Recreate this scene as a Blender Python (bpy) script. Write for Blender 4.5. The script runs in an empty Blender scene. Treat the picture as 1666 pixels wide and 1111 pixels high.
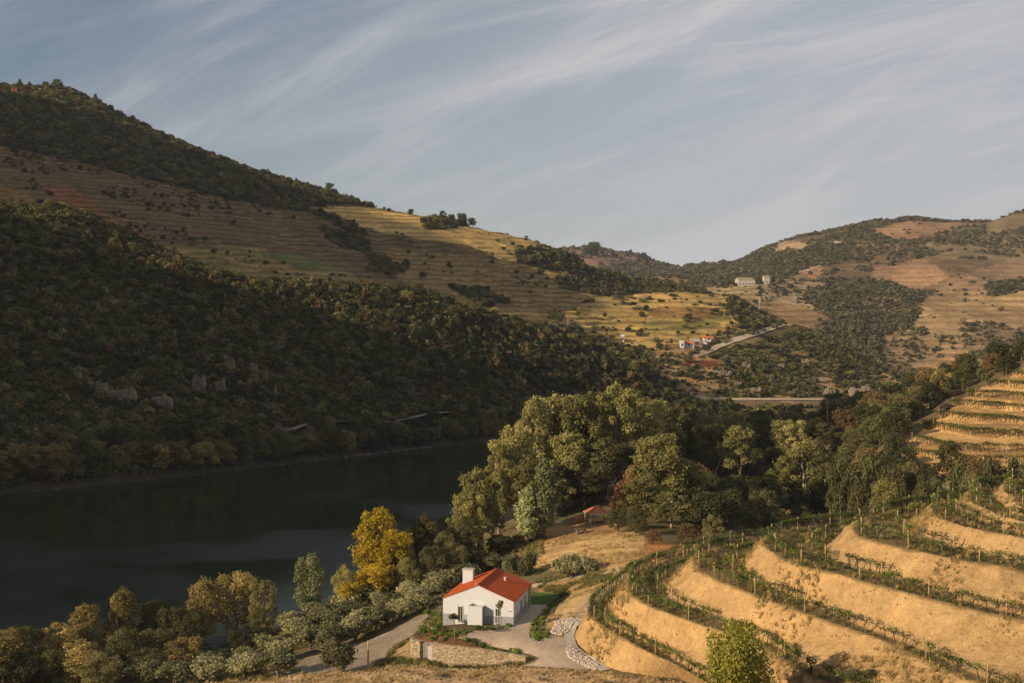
import bpy, math, random
import numpy as np
from mathutils import Vector, Matrix
from mathutils.bvhtree import BVHTree
from mathutils.geometry import delaunay_2d_cdt
R = math.radians
rng = np.random.default_rng(7); random.seed(7)
S = bpy.context.scene
COL = S.collection
# ---------------------------------------------------------------- camera, sky, sun, exposure
CAMZ, F, CX, HY = 40.0, 2000.0, 833.0, 520.0      # eye height over the river, focal length / centre / horizon in photo pixels
cd = bpy.data.cameras.new('camera'); cam = bpy.data.objects.new('camera', cd); COL.objects.link(cam)
cam.location = (0, 0, CAMZ); cam.rotation_euler = (R(90), 0, 0)
cd.sensor_width = 36; cd.lens = 36*F/1666; cd.shift_y = (HY-555.5)/1666
cd.clip_start = 1; cd.clip_end = 20000
S.camera = cam
SUN_AZ, SUN_EL = R(31), R(20.5)                     # light travels towards (cos, sin) of SUN_AZ on the ground
SD = Vector((math.cos(SUN_AZ)*math.cos(SUN_EL), math.sin(SUN_AZ)*math.cos(SUN_EL), -math.sin(SUN_EL)))
W = bpy.data.worlds.new('World'); S.world = W; W.use_nodes = True
nt = W.node_tree; nt.nodes.clear()
def N(t, **k):
    n = nt.nodes.new(t)
    for a, b in k.items(): setattr(n, a, b)
    return n
out = N('ShaderNodeOutputWorld'); bg = N('ShaderNodeBackground'); sky = N('ShaderNodeTexSky')
sky.sky_type = 'NISHITA'; sky.sun_disc = False; sky.sun_elevation = SUN_EL
to_sun = -SD; sky.sun_rotation = math.atan2(to_sun.x, to_sun.y)
sky.air_density = 1.0; sky.dust_density = 1.2; sky.ozone_density = 1.6; sky.altitude = 300
tc = N('ShaderNodeTexCoord'); sep = N('ShaderNodeSeparateXYZ'); nt.links.new(tc.outputs['Generated'], sep.inputs[0])
def M(op, a, b=None, clamp=False):
    n = N('ShaderNodeMath', operation=op); n.use_clamp = clamp
    for i, v in enumerate((a, b)):
        if v is None: continue
        if isinstance(v, (int, float)): n.inputs[i].default_value = v
        else: nt.links.new(v, n.inputs[i])
    return n.outputs[0]
yy = M('MAXIMUM', M('ABSOLUTE', sep.outputs[1]), 0.12)
cmb = N('ShaderNodeCombineXYZ'); nt.links.new(M('DIVIDE', sep.outputs[0], yy), cmb.inputs[0]); nt.links.new(M('DIVIDE', sep.outputs[2], yy), cmb.inputs[1])
def mrange(v, lo, hi, a=0, b=1):
    r = N('ShaderNodeMapRange'); r.interpolation_type = 'SMOOTHSTEP'
    for i, x in zip((1, 2, 3, 4), (lo, hi, a, b)): r.inputs[i].default_value = x
    nt.links.new(v, r.inputs[0]); return r.outputs[0]
def cloud(rot, sc, det, lo, hi, dist=0.4, rough=.55, off=(0, 0, 0)):
    vr = N('ShaderNodeVectorRotate', rotation_type='Z_AXIS'); nt.links.new(cmb.outputs[0], vr.inputs['Vector']); vr.inputs['Angle'].default_value = rot
    mp = N('ShaderNodeMapping'); mp.inputs['Scale'].default_value = sc; mp.inputs['Location'].default_value = off; nt.links.new(vr.outputs[0], mp.inputs[0])
    no = N('ShaderNodeTexNoise'); no.inputs['Scale'].default_value = 1; no.inputs['Detail'].default_value = det
    no.inputs['Roughness'].default_value = rough; no.inputs['Distortion'].default_value = dist
    nt.links.new(mp.outputs[0], no.inputs['Vector']); return mrange(no.outputs[0], lo, hi)
c1 = cloud(R(-30), (2.2, 17, 1), 9, .43, .76, .5, .64, (3.1, 1.7, 0))      # cirrus streaks climbing to the right
c3 = cloud(R(-14), (2.4, 24, 1), 9, .40, .80, .8, .70, (7, 2, 0))           # fine fibres
c2 = cloud(R(-20), (2.4, 5.5, 1), 4, .34, .72, .3, .5, (1.2, 4.4, 0))       # broad thin veil
side = mrange(cmb.outputs[0], -1, 1); sx = N('ShaderNodeSeparateXYZ'); nt.links.new(cmb.outputs[0], sx.inputs[0])
side = mrange(sx.outputs[0], -.42, .22); low = mrange(sx.outputs[1], .22, .0)
cov = M('ADD', M('MULTIPLY', c1, M('ADD', M('MULTIPLY', c2, .50), .10)), M('MULTIPLY', c2, .16))
cov = M('ADD', cov, M('MULTIPLY', M('MULTIPLY', c3, M('ADD', M('MULTIPLY', side, .8), .2)), .50))
cov = M('ADD', cov, M('MULTIPLY', side, .50)); cov = M('ADD', cov, M('MULTIPLY', low, .18), True)
mixc = N('ShaderNodeMix', data_type='RGBA'); nt.links.new(cov, mixc.inputs[0])
hsv = N('ShaderNodeHueSaturation'); hsv.inputs['Saturation'].default_value = 1.08; hsv.inputs['Value'].default_value = .59; hsv.inputs['Hue'].default_value = .503
nt.links.new(sky.outputs[0], hsv.inputs['Color'])
nt.links.new(hsv.outputs[0], mixc.inputs[6]); mixc.inputs[7].default_value = (4.5, 4.5, 4.6, 1)
nt.links.new(mixc.outputs[2], bg.inputs[0]); bg.inputs[1].default_value = .10
nt.links.new(bg.outputs[0], out.inputs[0])
sl = bpy.data.lights.new('sun', 'SUN'); sl.energy = 5.0; sl.angle = R(.6); sl.color = (1, .80, .54)
so = bpy.data.objects.new('sun', sl); COL.objects.link(so); so.rotation_euler = SD.to_track_quat('-Z', 'Y').to_euler()
S.view_settings.view_transform = 'Standard'; S.view_settings.look = 'None'; S.view_settings.exposure = 0.30; S.view_settings.gamma = 1
S.render.engine = 'CYCLES'
try:
    S.cycles.max_bounces = 5; S.cycles.diffuse_bounces = 2; S.cycles.glossy_bounces = 2; S.cycles.transmission_bounces = 3; S.cycles.volume_bounces = 0
except Exception: pass

# ---------------------------------------------------------------- helpers
def tag(o, label=None, cat=None, group=None, kind=None):
    if label: o['label'] = label
    if cat: o['category'] = cat
    if group: o['group'] = group
    if kind: o['kind'] = kind
    return o
def link(name, me, parent=None, m=None):
    o = bpy.data.objects.new(name, me); COL.objects.link(o)
    if parent: o.parent = parent
    if m:
        me.materials.clear(); me.materials.append(m)
    return o
def empty(name, loc=(0, 0, 0), rz=0):
    o = bpy.data.objects.new(name, None); COL.objects.link(o); o.location = loc; o.rotation_euler = (0, 0, rz)
    o.empty_display_size = .2; return o
def mesh(name, V, Fc, tint=None, smooth=False):
    me = bpy.data.meshes.new(name)
    V = np.asarray(V, dtype=float).tolist(); Fc = Fc.tolist() if isinstance(Fc, np.ndarray) else Fc
    me.from_pydata(V, [], Fc)
    if tint is not None:
        a = me.attributes.new('tint', 'FLOAT', 'FACE'); a.data.foreach_set('value', np.asarray(tint, dtype=np.float32))
    if smooth: me.polygons.foreach_set('use_smooth', [True]*len(me.polygons))
    me.update(); return me
class MB:                                          # mesh builder
    def __init__(s): s.v = []; s.f = []
    def add(s, vs, fs):
        n = len(s.v); s.v += [tuple(v) for v in vs]; s.f += [tuple(i+n for i in f) for f in fs]; return s
    def box(s, x0, y0, z0, x1, y1, z1):
        vs = [(x0,y0,z0),(x1,y0,z0),(x1,y1,z0),(x0,y1,z0),(x0,y0,z1),(x1,y0,z1),(x1,y1,z1),(x0,y1,z1)]
        return s.add(vs, [(0,3,2,1),(4,5,6,7),(0,1,5,4),(1,2,6,5),(2,3,7,6),(3,0,4,7)])
    def prism(s, poly, y0, y1):                    # poly of (x,z) extruded along y
        n = len(poly); vs = [(x, y0, z) for x, z in poly]+[(x, y1, z) for x, z in poly]
        fs = [tuple(range(n)), tuple(range(2*n-1, n-1, -1))]+[(i, i+n, (i+1) % n+n, (i+1) % n) for i in range(n)]
        return s.add(vs, fs)
    def vprism(s, poly, z0, z1):
        n = len(poly); vs = [(x, y, z0) for x, y in poly]+[(x, y, z1) for x, y in poly]
        return s.add(vs, [tuple(range(n-1, -1, -1)), tuple(range(n, 2*n))]+[(i, (i+1) % n, (i+1) % n+n, i+n) for i in range(n)])
    def tube(s, pts, rad, k=6, cap=True):
        pts = [Vector(p) for p in pts]; vs = []; n = len(pts)
        if not hasattr(rad, '__len__'): rad = [rad]*n
        for i, p in enumerate(pts):
            d = (pts[min(i+1, n-1)]-pts[max(i-1, 0)]).normalized()
            a = d.cross(Vector((0, 1, 0)) if abs(d.z) > .7 else Vector((0, 0, 1))).normalized(); b = d.cross(a)
            for j in range(k):
                t = 2*math.pi*j/k; vs.append(p+(a*math.cos(t)+b*math.sin(t))*rad[i])
        fs = [(i*k+j, i*k+(j+1) % k, (i+1)*k+(j+1) % k, (i+1)*k+j) for i in range(n-1) for j in range(k)]
        if cap: fs += [tuple(range(k-1, -1, -1)), tuple(range((n-1)*k, n*k))]
        return s.add(vs, fs)
    def mesh(s, name, smooth=False): return mesh(name, s.v, s.f, None, smooth)
    def build(s, name, m, parent=None, smooth=False): return link(name, s.mesh(name, smooth), parent, m)
def P(px, py, D): return np.array([(px-CX)/F*D, D, CAMZ-(py-HY)/F*D])
def G(px, py, z): D = (CAMZ-z)*F/(py-HY); return np.array([(px-CX)/F*D, D, z])
def Z(px, z, D): return np.array([(px-CX)/F*D, D, z])
# fractal value noise on arrays
_perm = rng.permutation(4096).astype(np.int64); _val = rng.random(4096)*2-1
def vnoise(x, y, z=0.0):
    x, y, z = np.broadcast_arrays(np.asarray(x, float), np.asarray(y, float), np.asarray(z, float))
    xi = np.floor(x).astype(np.int64); yi = np.floor(y).astype(np.int64); zi = np.floor(z).astype(np.int64)
    u = x-xi; v = y-yi; w = z-zi; u = u*u*(3-2*u); v = v*v*(3-2*v); w = w*w*(3-2*w)
    def h(a, b, c): return _val[_perm[(_perm[(_perm[a & 4095]+b) & 4095]+c) & 4095]]
    def l(a, b, t): return a+(b-a)*t
    return l(l(l(h(xi,yi,zi),h(xi+1,yi,zi),u), l(h(xi,yi+1,zi),h(xi+1,yi+1,zi),u), v),
             l(l(h(xi,yi,zi+1),h(xi+1,yi,zi+1),u), l(h(xi,yi+1,zi+1),h(xi+1,yi+1,zi+1),u), v), w)
def fbm(x, y, z=0.0, o=4, g=.5):
    s = 0; a = 1; t = 0
    for i in range(o):
        s = s+a*vnoise(np.asarray(x)*2**i+17.3*i, np.asarray(y)*2**i-9.1*i, z); t += a; a *= g
    return s/t
def inpoly(x, y, poly):
    r = np.zeros(np.shape(x), bool); n = len(poly)
    for i in range(n):
        x0, y0 = poly[i]; x1, y1 = poly[(i+1) % n]
        if y0 == y1: continue
        c = ((y0 > y) != (y1 > y)) & (x < (x1-x0)*(y-y0)/(y1-y0)+x0); r ^= c
    return r

# ---------------------------------------------------------------- materials
def newmat(name):
    global nt
    m = bpy.data.materials.new(name); m.use_nodes = True; nt = m.node_tree; nt.nodes.clear()
    o = N('ShaderNodeOutputMaterial'); return m, o
def L(a, b): nt.links.new(a, b)
def principled(rough=.85, spec=.2):
    b = N('ShaderNodeBsdfPrincipled'); b.inputs['Roughness'].default_value = rough; b.inputs['Specular IOR Level'].default_value = spec; return b
def noise(scale, det=4, vec=None, rough=.55, dist=0):
    n = N('ShaderNodeTexNoise'); n.inputs['Scale'].default_value = scale; n.inputs['Detail'].default_value = det
    n.inputs['Roughness'].default_value = rough; n.inputs['Distortion'].default_value = dist
    if vec is not None: L(vec, n.inputs['Vector'])
    return n.outputs[0]
def rmp(v, stops):
    r = N('ShaderNodeValToRGB'); e = r.color_ramp.elements
    while len(e) < len(stops): e.new(.5)
    for i, (p, c) in enumerate(stops): e[i].position = p; e[i].color = (*c, 1)
    L(v, r.inputs[0]); return r.outputs[0]
def mr(v, a, b, c, d):
    r = N('ShaderNodeMapRange'); L(v, r.inputs[0])
    for i, x in zip((1, 2, 3, 4), (a, b, c, d)): r.inputs[i].default_value = x
    return r.outputs[0]
def mixc_(f, a, b, mode='MIX'):
    m = N('ShaderNodeMix', data_type='RGBA', blend_type=mode)
    for i, v in ((0, f), (6, a), (7, b)):
        if isinstance(v, tuple): m.inputs[i].default_value = (*v, 1)
        elif isinstance(v, (int, float)): m.inputs[i].default_value = v
        else: L(v, m.inputs[i])
    return m.outputs[2]
def scalec(c, v):                                   # colour * value
    n = N('ShaderNodeVectorMath', operation='SCALE')
    if isinstance(c, tuple): n.inputs[0].default_value = c
    else: L(c, n.inputs[0])
    L(v, n.inputs['Scale']); return n.outputs[0]
def bump(h, st, dist):
    b = N('ShaderNodeBump'); b.inputs['Strength'].default_value = st; b.inputs['Distance'].default_value = dist
    L(h, b.inputs['Height']); return b.outputs[0]
def pos(): return N('ShaderNodeNewGeometry').outputs['Position']
def objv(): return N('ShaderNodeTexCoord').outputs['Object']
def m_leaf(name, stops, trans=.36, vr=.4, gain=1.8):
    stops = [(p, tuple(min(.62, x*gain) for x in q_)) for p, q_ in stops]
    m, o = newmat(name); at = N('ShaderNodeAttribute'); at.attribute_name = 'tint'
    oi = N('ShaderNodeObjectInfo')
    f = M('ADD', M('MULTIPLY', at.outputs['Fac'], .62), M('MULTIPLY', oi.outputs['Random'], .38))
    c = rmp(f, stops)
    c = scalec(c, mr(oi.outputs['Random'], 0, 1, 1-vr, 1+vr*.6))
    b = principled(.7, .12); L(c, b.inputs['Base Color'])
    t = N('ShaderNodeBsdfTranslucent'); L(c, t.inputs['Color'])
    x = N('ShaderNodeMixShader'); x.inputs[0].default_value = trans; L(b.outputs[0], x.inputs[1]); L(t.outputs[0], x.inputs[2])
    L(x.outputs[0], o.inputs[0]); return m
def m_rough(name, c0, c1, scale=1.0, st=.3, dist=.05, rough=.9, det=6, spec=.15):
    m, o = newmat(name); p = objv(); n1 = noise(scale, det, p, .6); n2 = noise(scale*7.3, 3, p, .6)
    c = mixc_(mr(n1, .3, .7, 0, 1), c0, c1); c = scalec(c, mr(n2, .25, .75, .78, 1.2))
    b = principled(rough, spec); L(c, b.inputs['Base Color']); L(bump(M('ADD', n1, n2), st, dist), b.inputs['Normal'])
    L(b.outputs[0], o.inputs[0]); return m
def m_flat(name, c, rough=.6, spec=.3, metal=0):
    m, o = newmat(name); b = principled(rough, spec); b.inputs['Metallic'].default_value = metal
    n = noise(2.2, 5, objv()); L(scalec(c, mr(n, .3, .7, .93, 1.05)), b.inputs['Base Color']); L(b.outputs[0], o.inputs[0]); return m
MT = {}
# land: colour comes from land cover painted per vertex, broken up by noise; 'vine' marks terraced vineyard rows
def m_land(name, nsc=.35, speck=1.6, stripe=2.7, bst=.6, bd=.4):
    m, o = newmat(name); p = pos()
    a = N('ShaderNodeAttribute'); a.attribute_name = 'cover'
    v = N('ShaderNodeAttribute'); v.attribute_name = 'vine'
    n1 = noise(nsc*.22, 5, p, .6); n2 = noise(nsc, 6, p, .65); n3 = noise(speck, 3, p, .7)
    c = scalec(a.outputs['Color'], mr(n1, .3, .7, .72, 1.3)); c = scalec(c, mr(n2, .28, .72, .66, 1.34)); c = scalec(c, mr(n3, .3, .7, .75, 1.25))
    sp = N('ShaderNodeSeparateXYZ'); L(p, sp.inputs[0])
    zt = M('ADD', sp.outputs[2], M('MULTIPLY', n1, 6.0)); brk = mr(noise(nsc*.09, 4, p, .6), .38, .60, .55, 1)
    w = M('SINE', M('MULTIPLY', zt, 2*math.pi/stripe))
    w = M('ADD', w, M('MULTIPLY', M('SUBTRACT', n2, .5), 2.6))
    f = M('MULTIPLY', mr(w, -.1, .7, 0, 1), v.outputs['Fac'])
    # rows of leafy vines (dark) between bare earth
    c = mixc_(M('MULTIPLY', M('MULTIPLY', f, brk), .74), c, scalec(a.outputs['Color'], mr(n2, .2, .8, .18, .5)))
    b = principled(.95, .05); L(c, b.inputs['Base Color']); L(bump(M('ADD', M('ADD', n2, n3), M('MULTIPLY', f, .5)), bst, bd), b.inputs['Normal'])
    L(b.outputs[0], o.inputs[0]); return m
MT['land'] = m_land('hill_ground'); MT['farland'] = m_land('far_hill_ground', .12, .5, 4.0, .6, 1.0)
MT['near'] = m_land('near_ground', .5, 2.6, 3, .5, .12)
MT['bank'] = None
def m_bank():
    m, o = newmat('terrace_earth'); p = pos(); a = N('ShaderNodeAttribute'); a.attribute_name = 'cover'
    n1 = noise(.35, 5, p, .6); n2 = noise(1.7, 6, p, .68, .4); n3 = noise(7, 4, p, .7)
    mp = N('ShaderNodeMapping'); mp.inputs['Scale'].default_value = (1, 1, .35); L(p, mp.inputs[0]); n4 = noise(1.1, 6, mp.outputs[0], .7, 1.2)
    c = scalec(a.outputs['Color'], mr(n1, .3, .7, .8, 1.18)); c = scalec(c, mr(n2, .25, .75, .72, 1.25)); c = scalec(c, mr(n3, .3, .7, .82, 1.16))
    c = mixc_(mr(n4, .56, .74, 0, .55), c, (.20, .125, .055))
    c = mixc_(mr(n3, .66, .8, 0, .5), c, (.5, .4, .28))
    b = principled(.95, .05); L(c, b.inputs['Base Color']); L(bump(M('ADD', M('MULTIPLY', n2, 1.5), n3), .9, .16), b.inputs['Normal']); L(b.outputs[0], o.inputs[0]); return m
MT['bank'] = m_bank()
def m_water():
    m, o = newmat('river_water'); p = pos(); b = principled(.05, .14)
    big = noise(.012, 3, p); b.inputs['IOR'].default_value = 1.33
    L(mixc_(mr(big, .35, .65, 0, 1), (.012, .021, .010), (.020, .030, .012)), b.inputs['Base Color'])
    mp = N('ShaderNodeMapping'); mp.inputs['Rotation'].default_value = (0, 0, R(20)); mp.inputs['Scale'].default_value = (1, 2.2, 1); L(p, mp.inputs[0])
    n1 = noise(.55, 6, mp.outputs[0], .72, .3)
    gust = mr(noise(.018, 3, p), .46, .62, .12, 1)
    bp = N('ShaderNodeBump'); bp.inputs['Distance'].default_value = .10; L(M('MULTIPLY', gust, .9), bp.inputs['Strength']); L(n1, bp.inputs['Height'])
    L(bp.outputs[0], b.inputs['Normal']); L(b.outputs[0], o.inputs[0]); return m
MT['water'] = m_water()
MT['grey_bark'] = m_rough('grey_bark', (.10, .075, .05), (.2, .16, .11), 3, .6, .05)
MT['pale_bark'] = m_rough('pale_bark', (.30, .23, .15), (.48, .39, .28), 2, .3, .04)
MT['vine_wood'] = m_rough('vine_wood', (.055, .032, .02), (.10, .06, .035), 6, .5, .02)
MT['post_wood'] = m_rough('post_wood', (.36, .245, .125), (.52, .37, .21), 5, .3, .01)
MT['wire'] = m_flat('galvanised_wire', (.25, .24, .22), .5, .4, .6)
MT['leaf_dark'] = m_leaf('dark_oak_leaves', [(0, (.015, .018, .008)), (.45, (.036, .039, .015)), (.8, (.064, .062, .023)), (1, (.095, .085, .034))], gain=2.6)
MT['leaf_scrub'] = m_leaf('scrub_leaves', [(0, (.021, .022, .010)), (.4, (.048, .046, .018)), (.75, (.092, .080, .032)), (1, (.14, .115, .046))], gain=2.5)
MT['leaf_brown'] = m_leaf('brown_autumn_leaves', [(0, (.05, .03, .014)), (.5, (.10, .068, .03)), (1, (.17, .12, .05))])
MT['leaf_far'] = m_leaf('distant_scrub_leaves', [(0, (.034, .032, .019)), (.5, (.064, .059, .033)), (1, (.115, .098, .055))], gain=2.3)
MT['leaf_gum'] = m_leaf('gum_leaves', [(0, (.036, .034, .010)), (.4, (.086, .080, .026)), (.75, (.148, .130, .046)), (1, (.22, .18, .072))], gain=2.6)
MT['leaf_pale'] = m_leaf('pale_bluish_leaves', [(0, (.09, .10, .045)), (.5, (.20, .21, .095)), (1, (.30, .29, .14))], gain=2.0)
MT['leaf_olive'] = m_leaf('olive_leaves', [(0, (.05, .050, .024)), (.4, (.112, .106, .050)), (.75, (.195, .18, .086)), (1, (.28, .255, .135))], .2, gain=1.8)
MT['leaf_yellow'] = m_leaf('yellow_autumn_leaves', [(0, (.17, .13, .014)), (.4, (.37, .27, .022)), (.8, (.52, .37, .04)), (1, (.50, .28, .05))], .35, .15, gain=1.15)
MT['leaf_gold'] = m_leaf('golden_brown_leaves', [(0, (.06, .050, .020)), (.4, (.145, .115, .04)), (.75, (.25, .19, .065)), (1, (.36, .26, .10))], .3, gain=1.45)
MT['leaf_orange'] = m_leaf('rusty_orange_leaves', [(0, (.10, .048, .022)), (.5, (.27, .135, .062)), (1, (.40, .22, .10))], .3, gain=1.2)
MT['leaf_green'] = m_leaf('fresh_green_leaves', [(0, (.03, .045, .008)), (.5, (.085, .115, .018)), (1, (.17, .19, .035))], .35)
MT['leaf_bush'] = m_leaf('green_gold_leaves', [(0, (.06, .06, .010)), (.4, (.16, .15, .026)), (.8, (.27, .22, .04)), (1, (.38, .27, .05))], .35, gain=3.0)
MT['leaf_vine'] = m_leaf('vine_leaves', [(0, (.03, .045, .010)), (.5, (.075, .10, .022)), (.85, (.14, .155, .035)), (1, (.26, .18, .05))], .35, gain=1.7)
MT['twigs'] = m_leaf('bare_twigs', [(0, (.10, .07, .05)), (1, (.22, .17, .13))], .1, gain=1.2)
MT['dry_grass'] = m_leaf('dry_grass_blades', [(0, (.16, .11, .04)), (.5, (.30, .21, .085)), (1, (.46, .34, .15))], .35, .2, gain=1.6)
MT['green_grass'] = m_leaf('weedy_grass_blades', [(0, (.04, .05, .015)), (.5, (.08, .09, .028)), (1, (.16, .15, .05))], .3, gain=1.5)
MT['rock'] = m_rough('weathered_rock', (.12, .09, .065), (.27, .215, .16), .5, .9, .3)
MT['stone'] = m_rough('pale_stones', (.34, .27, .21), (.58, .50, .42), 1.5, .5, .05)
MT['clod'] = m_rough('dry_clods', (.22, .15, .08), (.40, .28, .16), 1.5, .6, .05)
MT['asphalt'] = m_rough('gravel_road', (.20, .15, .105), (.33, .255, .18), .5, .3, .02)
MT['drive'] = m_rough('packed_gravel_drive', (.38, .29, .20), (.50, .39, .275), .35, .25, .02)
MT['lawn'] = m_rough('green_lawn', (.045, .085, .012), (.09, .14, .025), 1.2, .5, .05)
MT['soilbed'] = m_rough('reddish_bed_soil', (.12, .05, .025), (.24, .11, .055), 1.0, .8, .08)
MT['concrete'] = m_rough('pale_concrete', (.36, .32, .27), (.50, .45, .38), .8, .2, .02)
MT['white'] = m_flat('white_render', (.56, .565, .59), .8, .1)
MT['plinth'] = m_rough('grey_plinth_paint', (.27, .27, .29), (.33, .33, .35), .7, .05, .01, .8)
MT['plinth2'] = MT['plinth']
MT['glass'] = m_flat('window_glass', (.05, .05, .04), .08, .8)
MT['frame'] = m_flat('painted_frame', (.5, .5, .46), .5)
MT['darkmetal'] = m_flat('dark_metal', (.06, .06, .06), .5)
MT['greymetal'] = m_flat('grey_metal_door', (.22, .2, .17), .5)
def m_roof(name, c, seam=.45):
    m, o = newmat(name); p = objv(); sp = N('ShaderNodeSeparateXYZ'); L(p, sp.inputs[0])
    w = M('ABSOLUTE', M('SUBTRACT', M('FRACT', M('DIVIDE', sp.outputs[1], seam)), .5))
    n = noise(1.3, 4, p); cc = scalec(c, mr(n, .3, .7, .85, 1.12)); cc = mixc_(mr(w, .42, .48, 0, .0), cc, tuple(x*.45 for x in c))
    b = principled(.7, .08); L(cc, b.inputs['Base Color']); L(bump(n, .1, .01), b.inputs['Normal']); L(b.outputs[0], o.inputs[0]); return m
MT['roof'] = m_roof('orange_red_metal_roof', (.40, .085, .026))
MT['tile'] = m_rough('terracotta_tiles', (.40, .12, .05), (.55, .20, .09), 1.0, .4, .05)
def m_stonewall():
    m, o = newmat('dry_stone_masonry'); p = objv()
    v = N('ShaderNodeTexVoronoi'); v.inputs['Scale'].default_value = 3.4; mp = N('ShaderNodeMapping'); mp.inputs['Scale'].default_value = (1, 1, 2.6); L(p, mp.inputs[0]); L(mp.outputs[0], v.inputs['Vector'])
    e = N('ShaderNodeTexVoronoi', feature='DISTANCE_TO_EDGE'); e.inputs['Scale'].default_value = 3.4; L(mp.outputs[0], e.inputs['Vector'])
    s = N('ShaderNodeSeparateXYZ'); L(v.outputs['Color'], s.inputs[0])
    c = rmp(s.outputs[0], [(0, (.26, .19, .11)), (.5, (.42, .32, .2)), (1, (.56, .45, .31))]); c = scalec(c, mr(noise(9, 4, p), .3, .7, .8, 1.15))
    c = mixc_(mr(e.outputs[0], .0, .07, .75, 0), c, (.14, .10, .06))
    b = principled(.95, .1); L(c, b.inputs['Base Color']); L(bump(mr(e.outputs[0], 0, .15, 0, 1), .8, .06), b.inputs['Normal']); L(b.outputs[0], o.inputs[0]); return m
MT['masonry'] = m_stonewall()
# ---------------------------------------------------------------- terrain
def pchip(x, y, xi):
    x = np.asarray(x, float); y = np.asarray(y, float); h = np.diff(x)
    d = np.diff(y, axis=0)/h.reshape((-1,)+(1,)*(y.ndim-1)); n = len(x); m = np.zeros_like(y)
    if n == 2: m[:] = d[0]
    else:
        hh = h.reshape((-1,)+(1,)*(y.ndim-1)); w1 = 2*hh[1:]+hh[:-1]; w2 = hh[1:]+2*hh[:-1]
        with np.errstate(all='ignore'):
            mm = (w1+w2)/(w1/d[:-1]+w2/d[1:])
        m[1:-1] = np.where(d[:-1]*d[1:] > 0, mm, 0); m[0] = d[0]; m[-1] = d[-1]
    i = np.clip(np.searchsorted(x, xi)-1, 0, n-2); hi = h[i]; t = (xi-x[i])/hi
    if y.ndim > 1: t = t[:, None]; hi = hi[:, None]
    return ((1+2*t)*(1-t)**2*y[i]+t*(1-t)**2*hi*m[i]+t*t*(3-2*t)*y[i+1]+t*t*(t-1)*hi*m[i+1])
LAND = []                                          # (V, F) for height look-ups
def proj(V): return CX+F*V[..., 0]/V[..., 1], HY-F*(V[..., 2]-CAMZ)/V[..., 1]
def warp(px, py, V, a=7, s=.03):
    j = rng.normal(0, a*.28, px.shape)
    return px+a*1.8*fbm(V[..., 0]*s, V[..., 1]*s, 3.1, 4)+j, py+a*.9*fbm(V[..., 0]*s+50, V[..., 1]*s, 7.7, 4)+j*.4
def grid_faces(nu, nv):
    a = np.arange(nu*nv).reshape(nu, nv); return np.stack([a[:-1, :-1], a[1:, :-1], a[1:, 1:], a[:-1, 1:]], -1).reshape(-1, 4)
def cover_attr(me, col, vine):
    c = me.attributes.new('cover', 'FLOAT_COLOR', 'POINT'); c.data.foreach_set('color', np.concatenate([col, np.ones((len(col), 1))], 1).astype(np.float32).ravel())
    v = me.attributes.new('vine', 'FLOAT', 'POINT'); v.data.foreach_set('value', vine.astype(np.float32))
def paint(V, base, zones, a=7, s=.03, base_vine=0, base_d=0.0):
    px, py = proj(V); wx, wy = warp(px, py, V, a, s); sh = V.shape[:-1]
    col = np.ones(sh+(3,))*np.array(base); vine = np.full(sh, float(base_vine)); den = np.full(sh, float(base_d))
    for poly, c, v, d in zones:
        k = inpoly(wx, wy, poly); col[k] = c; vine[k] = v; den[k] = d
    return col, vine, den
def loft(name, lines, px0, px1, nu, nv, zn, zones, base, m, kind='structure', terr=None, a=7, s=.03, bv=0, bd=0, wide=1.0, label=None):
    u = np.linspace(px0, px1, nu); C = []
    for mode, kn in lines:
        kn = sorted(kn); x = [k[0] for k in kn]
        if x[0] > px0: kn = [(px0,)+tuple(kn[0][1:])]+kn
        if x[-1] < px1: kn = kn+[(px1,)+tuple(kn[-1][1:])]
        x = [k[0] for k in kn]; A = pchip(x, [k[1] for k in kn], u); D = pchip(x, [k[2] for k in kn], u)
        if mode == 'py': A = CAMZ-(A-HY)/F*D
        C.append(np.stack([D, A], -1))
    C = np.array(C)                                # lines, nu, 2
    t = np.concatenate([[0], np.cumsum(np.maximum(np.mean(np.linalg.norm(np.diff(C, axis=0), axis=2), axis=1), 3))])
    vv = np.linspace(0, t[-1], nv)
    DZ = pchip(t, C.reshape(len(C), -1), vv).reshape(nv, nu, 2).transpose(1, 0, 2)
    D = DZ[..., 0]; X = (u[:, None]-CX)/F*D; V = np.stack([X, D, DZ[..., 1]], -1)
    edge = np.clip((V[..., 2])/8, 0, 1)
    V[..., 2] += zn(V)*edge
    col, vine, den = paint(V, base, zones, a, s, bv, bd)
    if terr:
        h, amt = terr; amt = amt*np.clip(.9+.9*fbm(V[..., 0]*.015, V[..., 1]*.015, 9.7, 3), .3, 1); q = (V[..., 2]+3.2*fbm(V[..., 0]*.02, V[..., 1]*.02, 1.7, 3))/h; fr = q-np.floor(q)
        st = np.clip((fr-.55)/.4, 0, 1); V[..., 2] += h*(st-fr)*amt*np.clip(vine, 0, 1)
    me = mesh(name, V.reshape(-1, 3), grid_faces(nu, nv), None, True); cover_attr(me, col.reshape(-1, 3), vine.ravel())
    o = link(name, me, None, MT[m]); o['kind'] = kind
    LAND.append(V); return V, den
def zn(amp, sc, rid=0):
    def f(V):
        r = amp*fbm(V[..., 0]*sc, V[..., 1]*sc, .3, 5)
        if rid: r = r-rid*np.abs(fbm(V[..., 0]*sc*.6+9, V[..., 1]*sc*.6, 5.3, 3))
        return r
    return f
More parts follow.
